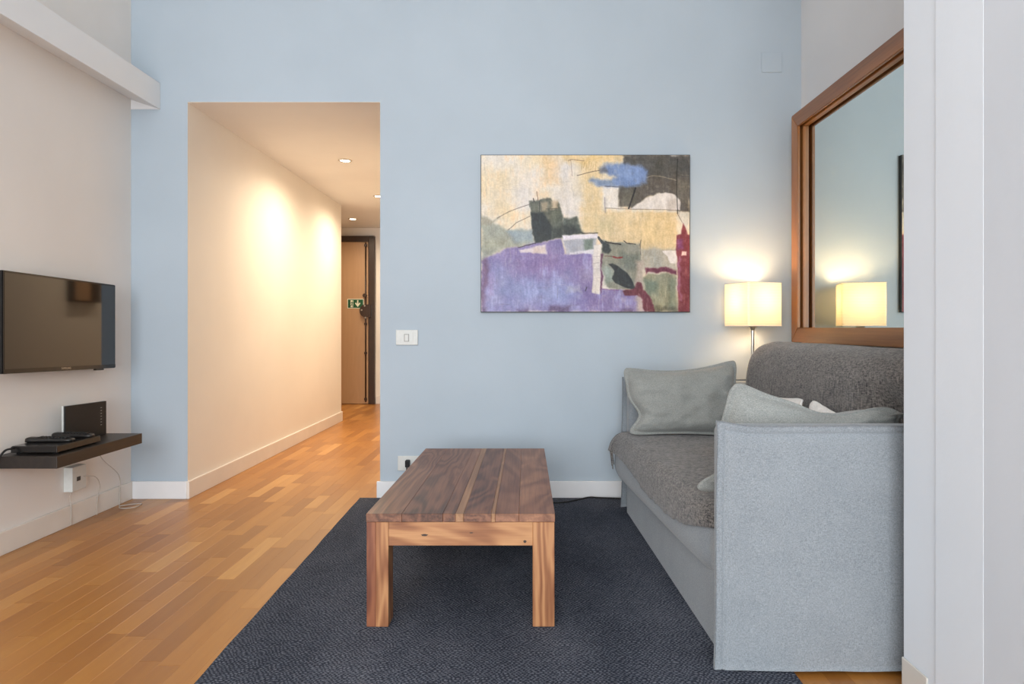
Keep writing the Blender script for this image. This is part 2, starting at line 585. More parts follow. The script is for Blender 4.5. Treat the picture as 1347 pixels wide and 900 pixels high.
for px, py in ((477, 408), (481, 402.5), (482, 418)):
    x, z = X(px, yb), Z(py, yb)
    prism_y('lock_stud', [(x + .011 * math.cos(a * math.pi / 5), z + .011 * math.sin(a * math.pi / 5)) for a in range(10)], yb - .052, yb - .044, M['steel'], lock)
x, z = X(480.6, yb), Z(389, yb)
prism_y('door_knob', [(x + .024 * math.cos(a * math.pi / 8), z + .024 * math.sin(a * math.pi / 8)) for a in range(16)], yb - .05, yb + .004, M['dark_brown'], door)

# emergency exit sign on the door
ys = DE - .046
sx0, sx1, sz0, sz1 = X(457, ys), X(478.6, ys), Z(405.9, ys), Z(393.2, ys)
sg = thing('exit_sign', ((sx0 + sx1) / 2, ys, sz0), 'green and white running man exit sign with down arrow on the hall door', 'sign')
box('sign_plate', sx0, sx1, ys - .003, ys, sz0, sz1, M['signwhite'], sg)
m_ = .008
sw, sh = sx1 - sx0, sz1 - sz0
box('green_panel', sx0 + m_, sx1 - m_, ys - .0045, ys - .003, sz0 + m_, sz1 - m_, M['green'], sg)


def sp(u, v): return (sx0 + u * sw, sz0 + v * sh)


prism_y('doorway_pictogram', [sp(.20, .12), sp(.36, .12), sp(.36, .86), sp(.20, .86)], ys - .0058, ys - .0045, M['signwhite'], sg)
man = [sp(.22, .60), sp(.245, .66), sp(.30, .70), sp(.335, .62), sp(.375, .60), sp(.375, .54), sp(.32, .54), sp(.31, .46), sp(.345, .36), sp(.335, .16), sp(.31, .16),
       sp(.312, .33), sp(.28, .40), sp(.255, .28), sp(.20, .26), sp(.20, .32), sp(.235, .35), sp(.265, .50), sp(.265, .60), sp(.235, .54), sp(.215, .56)]
prism_y('running_man', man, ys - .0068, ys - .0058, M['green'], sg)
hx, hz = sp(.315, .77)
prism_y('running_man_head', [(hx + .0055 * math.cos(a * math.pi / 5), hz + .0055 * math.sin(a * math.pi / 5)) for a in range(10)], ys - .0068, ys - .0058, M['green'], sg)
prism_y('arrow', [sp(.60, .86), sp(.67, .86), sp(.67, .46), sp(.75, .62), sp(.80, .52), sp(.635, .16), sp(.47, .52), sp(.52, .62), sp(.60, .46)], ys - .0058, ys - .0045, M['signwhite'], sg)

# ------------------------------------------------------------------ recessed spotlights in the hall ceiling


def spotlight(px, py, label, power=78):
    Y = F * (HZ - H) / (CY - py); x = X(px, Y)
    t = thing('recessed_spotlight', (x, Y, HZ), label, 'ceiling light', 'recessed spotlights in the hall ceiling')
    lathe('trim_ring', (x, Y, HZ), [(.034, 0), (.034, -.004), (.042, -.007), (.05, -.004), (.052, 0)], M['steel'], t)
    lathe('lamp_lens', (x, Y, HZ), [(.0005, -.0045), (.034, -.0035)], M['spot_glow'], t)
    l = bpy.data.lights.new('spot_lamp', 'SPOT'); l.energy = power; l.color = (1.0, .80, .58); l.spot_size = math.radians(168); l.spot_blend = 1; l.shadow_soft_size = .05
    o = bpy.data.objects.new('spot_lamp', l); COL.objects.link(o); o.parent = t; o.location = (0, 0, -.02)
    return t


spotlight(454, 211, 'round recessed spotlight nearest the room in the hall ceiling')
spotlight(498, 258, 'recessed spotlight half cut off by the blue wall edge')
spotlight(464, 288, 'small recessed spotlight farthest down the hall above the door', 44)

t = thing('hall_cabinet', (HX1 - .03, 4.95, 1.14), 'small pale and dark wall cabinet inside the hall, seen reflected in the television', 'cabinet')
box('body', HX1 - .055, HX1 - .0005, 4.80, 5.11, 1.14, 1.72, M['dark_brown'], t, .003)
box('cabinet_door', HX1 - .062, HX1 - .0552, 4.805, 4.975, 1.15, 1.71, M['door'], t, .002)

# ------------------------------------------------------------------ plates and sockets
t = thing('light_switch', (X(535.5, D), D, Z(454, D)), 'white light switch plate on the blue wall beside the passage', 'switch')
box('plate', X(521, D), X(550, D), D - .009, D, Z(454, D), Z(434, D), M['plastic_white'], t, .003)
box('surround', X(527, D), X(544, D), D - .011, D - .009, Z(451, D), Z(437, D), M['plastic_white'], t, .001)
box('rocker_shadow_gap', X(532, D), X(538.6, D), D - .0118, D - .011, Z(449.4, D), Z(439.4, D), M['plastic_grey'], t)
box('rocker', X(533, D), X(537.6, D), D - .0145, D - .0118, Z(448.6, D), Z(440.4, D), M['plastic_white'], t, .001)

t = thing('wall_socket', (X(538.5, D), D, Z(619, D)), 'white socket plate low on the blue wall behind the coffee table', 'socket')
box('plate', X(523.5, D), X(552, D), D - .009, D, Z(619, D), Z(599.5, D), M['plastic_white'], t, .003)
box('socket_insert', X(530, D), X(546, D), D - .011, D - .009, Z(616, D), Z(602.5, D), M['plastic_white'], t, .001)
o = thing('power_cord', (X(537, D), D - .03, 0), 'black power cord from the low socket along the rug to the sofa', 'cord')
box('plug', X(534.5, D), X(540, D), D - .045, D - .0112, Z(613, D), Z(604, D), M['black_rubber'], o, .004)
RT = .009
zc = RT + .0075
tube('cable', [(X(537, D), D - .04, Z(612, D)), (X(538, D), D - .06, .1), (-.58, D - .08, zc + .004), (-.35, D - .11, zc), (-.05, D - .10, zc), (.165, 3.42, zc), (.26, 3.46, zc), (.35, 3.53, zc), (.42, 3.52, zc), (.62, 3.50, zc)], .0038, M['black_rubber'], o)

t = thing('blank_cover_plate', (X(1015, D), D, Z(95.5, D)), 'square blank cover plate painted over high on the blue wall', 'cover plate')
box('cover', X(1001.5, D), X(1028.5, D), D - .005, D, Z(95.5, D), Z(69, D), M['blue'], t, .002)

# surface box under the shelf
t = thing('surface_socket_box', (XL + .02, 3.09, .165), 'white surface mounted socket box on the cream wall under the shelf', 'socket')
box('housing', XL, XL + .043, 3.046, 3.143, .166, .282, M['plastic_white'], t, .003)
box('socket_hole', XL + .043, XL + .0445, 3.075, 3.1, .212, .232, M['black_matte'], t)
box('outlet_frame', XL + .0425, XL + .0435, 3.062, 3.128, .19, .262, M['plastic_white'], t)
tag(tube('white_cable', [(XL + .02, 3.075, .168), (XL + .01, 3.075, .13), (XL + BT + .004, 3.07, .09), (XL + BT + .004, 3.068, .003)], .0018, M['cable']),
    'thin white cable dropping from the bottom of the socket box', 'cable')
tag(tube('white_cable', [(XL + .0465, 3.12, .225), (XL + .06, 3.18, .21), (XL + .035, 3.255, .15), (XL + BT + .004, 3.26, .08), (XL + BT + .006, 3.25, .02), (XL + .03, 3.24, .003)], .0018, M['cable']),
    'thin white cable curving from the socket box down to the floor', 'cable')
tag(tube('white_cable', [(XL + .03, 3.22, .363), (XL + .02, 3.30, .27), (XL + BT + .004, 3.43, .16), (XL + BT + .004, 3.44, .06), (XL + BT + .008, 3.43, .004), (-2.10, 3.36, .004), (-2.04, 3.38, .004), (-2.045, 3.45, .004), (-2.10, 3.43, .004), (-2.13, 3.40, .004)], .002, M['cable']),
    'thin white cable hanging from the shelf end and looping on the parquet', 'cable')

# ------------------------------------------------------------------ television
tv = thing('television', (-2.1, 2.95, .74), 'black flat screen television mounted on the cream wall', 'television')
c00, c01 = Vector((-2.1, 2.600, .7555)), Vector((-2.1, 2.600, 1.175))      # near bottom / top
c10, c11 = Vector((-2.1, 3.318, .737)), Vector((-2.1, 3.318, 1.162))


def tvp(u, v, d):       # d towards the room
    p = c00 * (1 - u) * (1 - v) + c10 * u * (1 - v) + c01 * (1 - u) * v + c11 * u * v
    return p + Vector((1, 0, 0)) * d


def tv_slab(name, u0, u1, v0, v1, d0, d1, mat, parent=tv, bev=0):
    bm = bmesh.new(); q = [bm.verts.new(tvp(u, v, d)) for d in (d0, d1) for u, v in ((u0, v0), (u1, v0), (u1, v1), (u0, v1))]
    for f in ((0, 1, 2, 3), (4, 5, 6, 7), (0, 1, 5, 4), (1, 2, 6, 5), (2, 3, 7, 6), (3, 0, 4, 7)): bm.faces.new([q[i] for i in f])
    if bev: bmesh.ops.bevel(bm, geom=list(bm.edges), offset=bev, segments=2, affect='EDGES')
    bmesh.ops.recalc_face_normals(bm, faces=bm.faces)
    v, f = bm_data(bm)
    return mobj(name, v, f, mat, parent)


tv_slab('casing', 0, 1, 0, 1, -.028, 0, M['black_gloss'], bev=.003)
tv_slab('rear_housing', .2, .8, .15, .8, -.045, -.027, M['black_matte'], bev=.006)
tv_slab('screen_glass', .012, .988, .045, .98, -.001, .0008, M['screen'])
tv_slab('bottom_bezel', .004, .996, .006, .043, -.001, .0012, M['black_gloss'])
tv_slab('sensor_nub', .80, .88, -.018, .002, -.018, -.004, M['black_gloss'])
box('wall_bracket', XL, -2.143, 2.80, 3.10, .85, 1.05, M['black_matte'], tv, .004)
# maker's name, a tiny silver line of lettering
fc = bpy.data.curves.new('logo', 'FONT'); fc.body = 'SAMSUNG'; fc.size = .0135; fc.align_x = 'CENTER'; fc.align_y = 'CENTER'; fc.extrude = .0002
tmp = bpy.data.objects.new('logo_tmp', fc); COL.objects.link(tmp)
bpy.context.view_layer.update()
me = bpy.data.meshes.new_from_object(tmp.evaluated_get(bpy.context.evaluated_depsgraph_get()))
bpy.data.objects.remove(tmp)
ud = (c10 - c00).normalized(); vd = (c01 - c00).normalized(); nd = Vector((1, 0, 0)).normalized()
pc = tvp(.5, .025, .0016)
V = [tuple(pc + ud * v.co.x + vd * v.co.y + nd * v.co.z) for v in me.vertices]
mobj('maker_lettering', V, [list(p.vertices) for p in me.polygons], M['steel'], tv)

# ------------------------------------------------------------------ shelf with decoder, remotes, router
SF, SY0, SY1, SZ = -1.914, 2.645, 3.234, .415
tag(box('wall_shelf', XL, SF, SY0, SY1, SZ - .05, SZ, M['shelf'], bev=.0015), 'black brown floating shelf on the cream wall below the television', 'shelf')

t = thing('decoder_box', (-2.04, 2.82, SZ), 'flat black set top box lying on the floating shelf', 'decoder')
dx0_, dx1_, dy0, dy1 = -2.138, -1.945, 2.688, 2.965
box('casing', dx0_, dx1_, dy0, dy1, SZ + .007, SZ + .032, M['black_gloss'], t, .002)
box('top_cover', dx0_ + .003, dx1_ - .003, dy0 + .003, dy1 - .003, SZ + .031, SZ + .034, M['black_gloss'], t, .001)
for x in (dx0_ + .02, dx1_ - .02):
    for y in (dy0 + .02, dy1 - .02): lathe('foot', (x, y, SZ), [(.0005, 0), (.009, 0), (.009, .008)], M['black_rubber'], t, 12)
tag(tube('decoder_cable', [(-2.13, 2.69, SZ + .024), (-2.135, 2.655, SZ + .022), (-2.14, 2.625, SZ - .01), (-2.145, 2.60, SZ - .045), (-2.15, 2.57, SZ - .05), (-2.155, 2.5, SZ - .10)], .0042, M['black_rubber']),
    'black cable bending over the near end of the shelf', 'cable')


def remote(c, ang, L, W, T, label, tilt=0.0):
    t = thing('remote_control', c, label, 'remote control', 'remote controls on the decoder')
    bm = bmesh.new(); n = 18; ring = []
    prof = [(-1, 0), (-1, .55), (-.86, .9), (-.6, 1), (.6, 1), (.86, .9), (1, .55), (1, 0), (.7, -.05), (-.7, -.05)]
    for i in range(n + 1):
        u = -1 + 2 * i / n
        wv = W / 2 * (1 - .14 * (1 - u * u)) * (max(0, 1 - abs(u) ** 9) ** .5 * .45 + .55 if abs(u) > .85 else 1)
        hv = T * (.82 + .18 * u) * (.75 if abs(u) > .97 else 1)
        ring.append([bm.verts.new((u * L / 2, a * wv, max(b, 0) * hv)) for a, b in prof])
    m = len(prof)
    for i in range(n):
        for k in range(m): bm.faces.new((ring[i][k], ring[i][(k + 1) % m], ring[i + 1][(k + 1) % m], ring[i + 1][k]))
    bm.faces.new(ring[0]); bm.faces.new(ring[-1][::-1])
    bmesh.ops.recalc_face_normals(bm, faces=bm.faces)
    v, f = bm_data(bm)
    ca, sa = math.cos(ang), math.sin(ang)

    def tr(p):
        x, y, z = p; z2 = z + tilt * (x + L / 2)
        return (c[0] + x * ca - y * sa, c[1] + x * sa + y * ca, c[2] + z2)
    mobj('body', [tr(p) for p in v], f, M['black_matte'], t, True)
    for i in range(9):
        for j in (-1, 0, 1):
            v, f = box_data(-L * .38 + i * L * .07, -L * .38 + i * L * .07 + L * .042, j * W * .26 - W * .085, j * W * .26 + W * .085, T * .7, T * (.88 + .14 * (i / 9)) + .001)
            mobj('button', [tr(p) for p in v], f, M['black_rubber'], t)
    return t


TZ = SZ + .0345
remote((-2.055, 2.80, TZ), math.radians(186), .19, .046, .021, 'black remote control lying nearer on the set top box')
remote((-2.035, 2.915, TZ), math.radians(183), .175, .045, .022, 'second black remote control lying just in front of the router')

t = thing('router', (-2.1, 3.1, SZ), 'upright black panel router with a white edge on the floating shelf', 'router')
ra, rb = Vector((-2.128, 2.985, 0)), Vector((-2.083, 3.205, 0))
dd = (rb - ra).normalized(); nn = Vector((dd.y, -dd.x, 0))


def slab_y(name, p, q, off0, off1, z0, z1, mat, parent, lean=0):
    V = []
    for z in (z0, z1):
        for P, of in ((p, off0), (q, off0), (q, off1), (p, off1)):
            V.append(tuple(P + nn * (of - lean * (z - SZ)) + Vector((0, 0, z))))
    return mobj(name, V, [(3, 2, 1, 0), (4, 5, 6, 7), (0, 1, 5, 4), (1, 2, 6, 5), (2, 3, 7, 6), (3, 0, 4, 7)], mat, parent)


slab_y('back_shell', ra - dd * .004, rb, -.008, 0, SZ, SZ + .166, M['plastic_white'], t)
fp = slab_y('front_panel', ra, rb, 0, .01, SZ, SZ + .165, M['black_matte'], t)
for k in range(7):
    a = rb - dd * .034
    slab_y('indicator', a, a + dd * .008, .01, .0106, SZ + .05 + k * .014, SZ + .053 + k * .014, M['plastic_grey'], fp)
for p in (ra + dd * .03, rb - dd * .05): slab_y('foot', p, p + dd * .02, -.014, .02, SZ, SZ + .005, M['black_matte'], t)

# ------------------------------------------------------------------ rug
rp = [(-.906, 3.552), (-.858, 1.25), (.725, 1.26), (.742, 3.55)]
bm = bmesh.new()
nu, nv = 40, 60
gv = []
for i in range(nu + 1):
    u = i / nu
    for j in range(nv + 1):
        v_ = j / nv
        x = (rp[1][0] * (1 - u) + rp[2][0] * u) * (1 - v_) + (rp[0][0] * (1 - u) + rp[3][0] * u) * v_
        y = (rp[1][1] * (1 - u) + rp[2][1] * u) * (1 - v_) + (rp[0][1] * (1 - u) + rp[3][1] * u) * v_
        if i in (0, nu): x += .004 * mnoise.noise((0, y * 5, 1))
        gv.append((x, y, RT - .0006 + .0005 * mnoise.noise((x * 5, y * 5, 0))))
top = grid_faces(nu + 1, nv + 1)
rim = [i * (nv + 1) for i in range(nu + 1)] + [nu * (nv + 1) + j for j in range(1, nv + 1)] + [i * (nv + 1) + nv for i in range(nu - 1, -1, -1)] + [j for j in range(nv - 1, 0, -1)]
n0 = len(gv)
gv += [(gv[i][0], gv[i][1], .0005) for i in rim]
m = len(rim)
sides = [(rim[k], n0 + k, n0 + (k + 1) % m, rim[(k + 1) % m]) for k in range(m)]
bm.free()
rug = tag(mobj('area_rug', gv, top + sides + [tuple(n0 + k for k in range(m))], M['rug']), 'charcoal woven area rug under the coffee table and sofa front', 'rug')

# ------------------------------------------------------------------ coffee table
TY0, TY1 = 2.013, 3.109
tx0, tx1 = -.494, .095
th = .362
ct = thing('coffee_table', ((tx0 + tx1) / 2, (TY0 + TY1) / 2, RT), 'low solid wood coffee table with square legs on the rug', 'table')


def skew(v):   # the left side runs in slightly towards the wall
    return [(x + .018 * ((y - TY0) / (TY1 - TY0)) * (tx1 - x) / (tx1 - tx0), y, z) for x, y, z in v]


edges = [66, 218, 392, 446, 480, 598, 614, 715, 868]
pale = {3, 5}
edges = [tx0 + (e - 66) / (868 - 66) * (tx1 - tx0) for e in edges]
tt = .026
for k, (a, b) in enumerate(zip(edges[:-1], edges[1:])):
    v, f = box_data(a + .0001, b - .0001, TY0, TY1, th - tt, th, .0012, 1)
    mobj('top_board', skew(v), f, M['top_pale'] if k in pale else M['top'], ct)
lw = .068
zt_ = th - tt - .0005
inn = .0015
for sx in (0, 1):
    for sy in (0, 1):
        a = tx0 + inn if sx == 0 else tx1 - inn - lw
        b = TY0 + inn if sy == 0 else TY1 - inn - lw
        if sx == 0:
            v, f = box_data(a, a + lw * .42, b, b + lw, RT, zt_, .001, 1)
            lg = mobj('leg', skew(v), f, M['leg_red'], ct)
            v, f = box_data(a + lw * .42, a + lw, b, b + lw, RT, zt_, .001, 1)
            mobj('leg_stave', skew(v), f, M['leg'], lg)
        else:
            v, f = box_data(a, a + lw, b, b + lw, RT, zt_, .0015, 1)
            mobj('leg', skew(v), f, M['leg'], ct)
ah = .074
for yy in (TY0 + inn + .002, TY1 - inn - .024):
    v, f = box_data(tx0 + inn + lw, tx1 - inn - lw, yy, yy + .022, zt_ - ah, zt_, .001, 1)
    mobj('apron', skew(v), f, M['apron'], ct)
for xx in (tx0 + inn + .002, tx1 - inn - .024):
    v, f = box_data(xx, xx + .022, TY0 + inn + lw, TY1 - inn - lw, zt_ - ah, zt_, .001, 1)
    mobj('apron', skew(v), f, M['apron_y'], ct)

for kx, kz, ka, kb in ((558.5, 704, .0105, .0034), (690.5, 712.5, .005, .0045), (620, 701, .006, .0016)):
    yk = TY0 + inn + .002
    x, z = X(kx, yk), Z(kz, yk)
    prism_y('knot', [(x + ka * math.cos(q * math.pi / 7) * (1 + .25 * math.sin(q * 2.3)), z + kb * math.sin(q * math.pi / 7)) for q in range(14)], yk - .0004, yk + .002, M['dark_brown'], ct)

# ------------------------------------------------------------------ sofa
sofa = thing('sofa', (1.0, 2.55, 0), 'light grey linen sofa standing against the mirror wall', 'sofa')
AY0, AY1 = 1.765, 1.872         # near arm
BY0, BY1 = 3.262, 3.362         # far arm
SB = .55                        # base front


def arm(y0, y1, near, ax):
    ys_ = (y0, y1)
    a = box('arm', ax + .022, 1.44, y0, y1, .03, .668, M['sofa'], sofa, .022, 4, True)
    # flanged loose cover panel on the outer side
    nx, nz = 46, 40
    V = []

    def lines(n, w_, fl):
        out = [0, fl * .3, fl * .7, fl * .92, fl, fl * 1.12, fl * 1.5]
        k = n - len(out)
        out += [fl * 1.5 + (w_ - fl * 1.5) * (i + 1) / (k + 1) for i in range(k)] + [w_]
        return out
    LX = lines(nx, 1.455 - ax, .022)
    hz_ = .675
    LZ = [hz_ - q for q in lines(nz, hz_, .022)][::-1]
    for x in LX:
        for z in LZ:
            fl = .022
            dt = hz_ - z; d = min(x, dt)
            puff = .006 * sstep(fl, .20, d) + .004 * sstep(fl * 1.0, fl * 1.4, d) - .0035 * math.exp(-((d - fl) / .003) ** 2)
            u = x / (1.455 - ax)
            ztop = .0125 * math.exp(-(x / .055) ** 2) + .0035 * mnoise.noise((x * 8, y0 * 3, 3))
            zbot = .010 + .008 * (1 - math.exp(-(x / .05) ** 2)) * .4 + .005 * mnoise.noise((x * 7, y0, 9))
            zz = zbot + (z / hz_) * (hz_ + ztop - zbot)
            xx = ax + x + .004 * mnoise.noise((z * 4, y0, 5)) * (1 - u) - .006 * (1 - z / hz_) ** 3 * (1 - u)
            wr_ = .004 * mnoise.noise((x * 3.2, z * 2.6, y0)) * sstep(fl, .12, d)
            yy = (y0 - .008 - puff - wr_) if near else (y1 + .008 + puff + wr_)
            V.append((xx, yy, zz))
    n1 = len(V)
    for (x, yy, z) in list(V): V.append((x, (y0 + .002) if near else (y1 - .002), z))
    a1, b1 = len(LX), len(LZ)
    Fc = grid_faces(a1, b1) + [f[::-1] for f in grid_faces(a1, b1, n1)]
    rim = [i * b1 for i in range(a1)] + [(a1 - 1) * b1 + j for j in range(1, b1)] + [i * b1 + b1 - 1 for i in range(a1 - 2, -1, -1)] + [j for j in range(b1 - 2, 0, -1)]
    for k in range(len(rim)):
        p, q = rim[k], rim[(k + 1) % len(rim)]
        Fc.append((p, q, q + n1, p + n1))
    if not near: Fc = [tuple(f)[::-1] for f in Fc]
    mobj('arm_cover_panel', V, Fc, M['sofa'], a, True)
    return a


arm(AY0, AY1, True, .522)
arm(BY0, BY1, False, .507)


def lerp(a, b, t): return a + (b - a) * t


def seat_t(y): return (y - AY1) / (BY0 - AY1)       # 0 near, 1 far


def xf(y): return lerp(.528, .455, seat_t(y) ** .85) + .030 * math.exp(-max(0, y - AY1) / .06)
def zbm(y): return lerp(.200, .150, seat_t(y))
def xb(y): return lerp(.557, .517, seat_t(y))


ZS = .408


def seat_sec(y, s, off=0.0):
    """section of the seat mattress: s in 0..1 bottom front -> top front -> back"""
    r = .075; zb_, zt2 = zbm(y), ZS + .006 * mnoise.noise((y * 4, s * 3, 2))
    if s < .5:
        a = -math.pi / 2 + math.pi * (s / .5)
        ca, sa = math.cos(a), math.sin(a)
        x = xf(y) + r - (r + off) * abs(ca) ** .6 + (xb(y) - .002 - xf(y)) * max(0, 1 - s / .22) * .75
        z = (zb_ + zt2) / 2 + ((zt2 - zb_) / 2 + off) * (abs(sa) ** .7) * (1 if sa > 0 else -1)
        return x, z
    q = (s - .5) / .5
    return xf(y) + r + (1.2 - xf(y) - r) * q, zt2 + off + .006 * math.sin(q * math.pi)


ny, ns = 40, 44
V = []
for i in range(ny):
    y = lerp(AY1 + .001, BY0 - .001, i / (ny - 1))
    for j in range(ns): x, z = seat_sec(y, j / (ns - 1)); V.append((x, y, z))
    V.append((1.2, y, .12)); V.append((.62, y, .12))
nn_ = ns + 2
Fc = grid_faces(ny, nn_)
Fc = [f[::-1] for f in Fc] + [(i * nn_, i * nn_ + nn_ - 1, (i + 1) * nn_ + nn_ - 1, (i + 1) * nn_)[::-1] for i in range(ny - 1)]
Fc += [tuple(range(nn_)), tuple((ny - 1) * nn_ + k for k in range(nn_))[::-1]]
mobj('seat_cushion', V, Fc, M['sofa'], sofa, True)
# base below the mattress
V = []
for y in (AY1, BY0):
    V += [(xb(y), y, .012), (1.44, y, .012), (1.44, y, .3), (xb(y) + .02, y, zbm(y) + .05), (xb(y), y, zbm(y) + .04)]
bs = mobj('base', V, [(0, 1, 2, 3, 4)[::-1], (5, 6, 7, 8, 9), (0, 4, 9, 5), (0, 5, 6, 1), (4, 3, 8, 9), (3, 2, 7, 8), (1, 6, 7, 2)], M['sofa'], sofa)


def back_sec(s, off=0.0, end=0.0):
    pts = [(1.16, .36), (1.112, .45), (1.098, .58), (1.10, .70), (1.112, .775), (1.145, .832), (1.21, .860), (1.29, .858), (1.37, .845), (1.42, .80), (1.435, .6), (1.435, .36)]
    t = s * (len(pts) - 1); i = min(int(t), len(pts) - 2); f = t - i
    p0, p1, p2, p3 = [Vector((*pts[max(0, min(len(pts) - 1, k))], 0)) for k in (i - 1, i, i + 1, i + 2)]
    p = .5 * ((2 * p1) + (p2 - p0) * f + (2 * p0 - 5 * p1 + 4 * p2 - p3) * f * f + (3 * p1 - p0 - 3 * p2 + p3) * f ** 3)
    d = ((p2 - p0) * .5); d = d.normalized() if d.length else Vector((0, 1, 0))
    nrm = Vector((-d.y, d.x, 0))
    p = p + nrm * (off - end)
    return p.x, p.y


def back_surface(y0, y1, off, ny=40, ns=60, s0=0., s1=1., wr=.004):
    V = []
    for i in range(ny):
        y = lerp(y0, y1, i / (ny - 1))
        d = y1 - y; e = .035 * (1 - math.sqrt(max(0, 1 - (1 - min(d / .06, 1)) ** 2)))
        for j in range(ns):
            x, z = back_sec(lerp(s0, s1, j / (ns - 1)), off + wr * mnoise.noise((y * 5, lerp(s0, s1, j / (ns - 1)) * 13, 1)), e)
            x += .068 * (1 - sstep(1.96, 2.14, y)) * (1 - sstep(.68, .80, z)) * (x < 1.2)
            V.append((x, y, z))
    return V


V = back_surface(AY1 + .008, 3.205, 0)
mobj('backrest', V, [f[::-1] for f in grid_faces(40, 60)] + [tuple(range(60))[::-1], tuple(39 * 60 + k for k in range(60))], M['sofa'], sofa, True)

# throws over the seat and over the backrest
V = []
ny, ns = 60, 50
edge = [(1.872, .36), (2.04, .321), (2.24, .292), (2.515, .286), (2.914, .313), (3.26, .325)]


def edge_z(y):
    for (a, p), (b, q) in zip(edge[:-1], edge[1:]):
        if y <= b: return lerp(p, q, max(0, (y - a) / (b - a)))
    return edge[-1][1]


for i in range(ny):
    y = lerp(AY1 + .003, BY0 - .003, i / (ny - 1))
    ez = edge_z(y) + .004 * mnoise.noise((y * 30, 0, 0))
    s = .5
    while s > .05 and seat_sec(y, s, .006)[1] > ez: s -= .004
    for j in range(ns):
        x, z = seat_sec(y, lerp(s, .93, j / (ns - 1)), .006)
        x -= .03 * math.exp(-(BY0 - y) / .07) * max(0, 1 - j / 14)
        V.append((x, y, z + (.004 * mnoise.noise((x * 7, y * 7, 4)) + .004 if j > 2 else .002)))
sthrow = thing('throw_blanket', (.8, 2.55, ZS), 'charcoal heather throw spread over the sofa seat', 'blanket')
o = mobj('cloth', V, [f[::-1] for f in grid_faces(ny, ns)], M['throw'], sthrow, True)
md = o.modifiers.new('thickness', 'SOLIDIFY'); md.thickness = .006; md.offset = -.6
# tassels at the far front corner
for k, (dx, dy, ln) in enumerate(((0, 0, .085), (.004, -.012, .06), (-.003, .006, .07))):
    px_, py_, pz_ = V[(ny - 2) * ns]
    tube('tassel', [(px_ + dx, py_ + dy - .01, pz_ + .01), (px_ + dx + .004, py_ + dy - .012, pz_ - .02), (px_ + dx + .010, py_ + dy - .012, pz_ - ln)], .0028, M['throw'], sthrow, 6, 4)
V = back_surface(AY1 + .006, 3.213, .012, 60, 70, .08, .80, .004)
bthrow = mobj('throw_blanket', V, [f[::-1] for f in grid_faces(60, 70)], M['throw'], None, True)
md = bthrow.modifiers.new('thickness', 'SOLIDIFY'); md.thickness = .006; md.offset = -1
tag(bthrow, 'charcoal heather throw draped over the sofa backrest below the mirror', 'blanket')


# cushions -----------------------------------------------------------
def cushion(name, TL, TR, BL, BR, t, mat, label, group=None, flange=.06, conc=.07, seed=0, sag=None, nrm=None, crease=.012):
    TL, TR, BL, BR = map(Vector, (TL, TR, BL, BR))
    N = nrm or ((TR - TL).cross(TL - BL)).normalized()
    N = Vector(N).normalized()
    n, m_ = 44, 36
    us = [-1, -1 + flange * .5, -1 + flange * .95] + [lerp(-1 + flange * 1.1, 1 - flange * 1.1, i / (n - 7)) for i in range(n - 6)] + [1 - flange * .95, 1 - flange * .5, 1]
    vv = [-1, -1 + flange * .7, -1 + flange * 1.35] + [lerp(-1 + flange * 1.6, 1 - flange * 1.6, i / (m_ - 7)) for i in range(m_ - 6)] + [1 - flange * 1.35, 1 - flange * .7, 1]
    n, m_ = len(us), len(vv)
    Fv, Bv, V = {}, {}, []
    for i, u in enumerate(us):
        for j, v in enumerate(vv):
            k8 = max(abs(u), abs(v), 1e-6) / (abs(u) ** 9 + abs(v) ** 9 + 1e-12) ** (1 / 9)
            u, v, uo, vo = u * k8, v * k8, u, v
            u2 = u * (1 - conc * (1 - v * v) * abs(u) ** 3); v2 = v * (1 - conc * 1.2 * (1 - u * u) * abs(v) ** 3)
            a, b = (u2 + 1) / 2, (v2 + 1) / 2
            p = BL * (1 - a) * (1 - b) + BR * a * (1 - b) + TL * (1 - a) * b + TR * a * b
            u, v = uo, vo
            fu, fv = 1 - flange, 1 - flange * 1.4
            q = max(0, 1 - (abs(u) / fu) ** 2.6) * max(0, 1 - (abs(v) / fv) ** 2.6)
            T = t / 2 * q ** .42 if q > 0 else 0
            if q > 0:
                T += crease * q ** .3 * (mnoise.noise((u * 2.1 + seed, v * 1.9, seed)) * .8 + .45 * mnoise.noise((u * 4.5 + seed, v * 5, seed * 2)))
                ed = min(1 - abs(u), 1 - abs(v))
                T += .010 * math.exp(-((ed - .2) / .16) ** 2) * mnoise.noise((u * 9, v * 9, seed + 3))
            T = max(T, .0035)
            rip = .006 * mnoise.noise((u * 3, v * 3, seed + 7)) * (1 if q == 0 else .6)
            if sag: p = p + sag(u, v)
            Fv[i, j] = len(V); V.append(tuple(p + N * (T + rip)))
            Bv[i, j] = len(V); V.append(tuple(p + N * (-T + rip)))
    Fc = []
    for i in range(n - 1):
        for j in range(m_ - 1):
            Fc.append((Fv[i, j], Fv[i + 1, j], Fv[i + 1, j + 1], Fv[i, j + 1]))
            Fc.append((Bv[i, j], Bv[i, j + 1], Bv[i + 1, j + 1], Bv[i + 1, j]))
    rim = [(i, 0) for i in range(n)] + [(n - 1, j) for j in range(1, m_)] + [(i, m_ - 1) for i in range(n - 2, -1, -1)] + [(0, j) for j in range(m_ - 2, 0, -1)]
    for k in range(len(rim)):
        p, q = rim[k], rim[(k + 1) % len(rim)]
        Fc.append((Fv[p], Bv[p], Bv[q], Fv[q]))
    th_ = thing(name, ((BL + BR) / 2), label, 'cushion', group)
    mobj('cushion_body', V, Fc, mat, th_, True)
    # welt seam where the flange begins
    return th_


def P(px, py, Y): return (X(px, Y), Y, Z(py, Y))


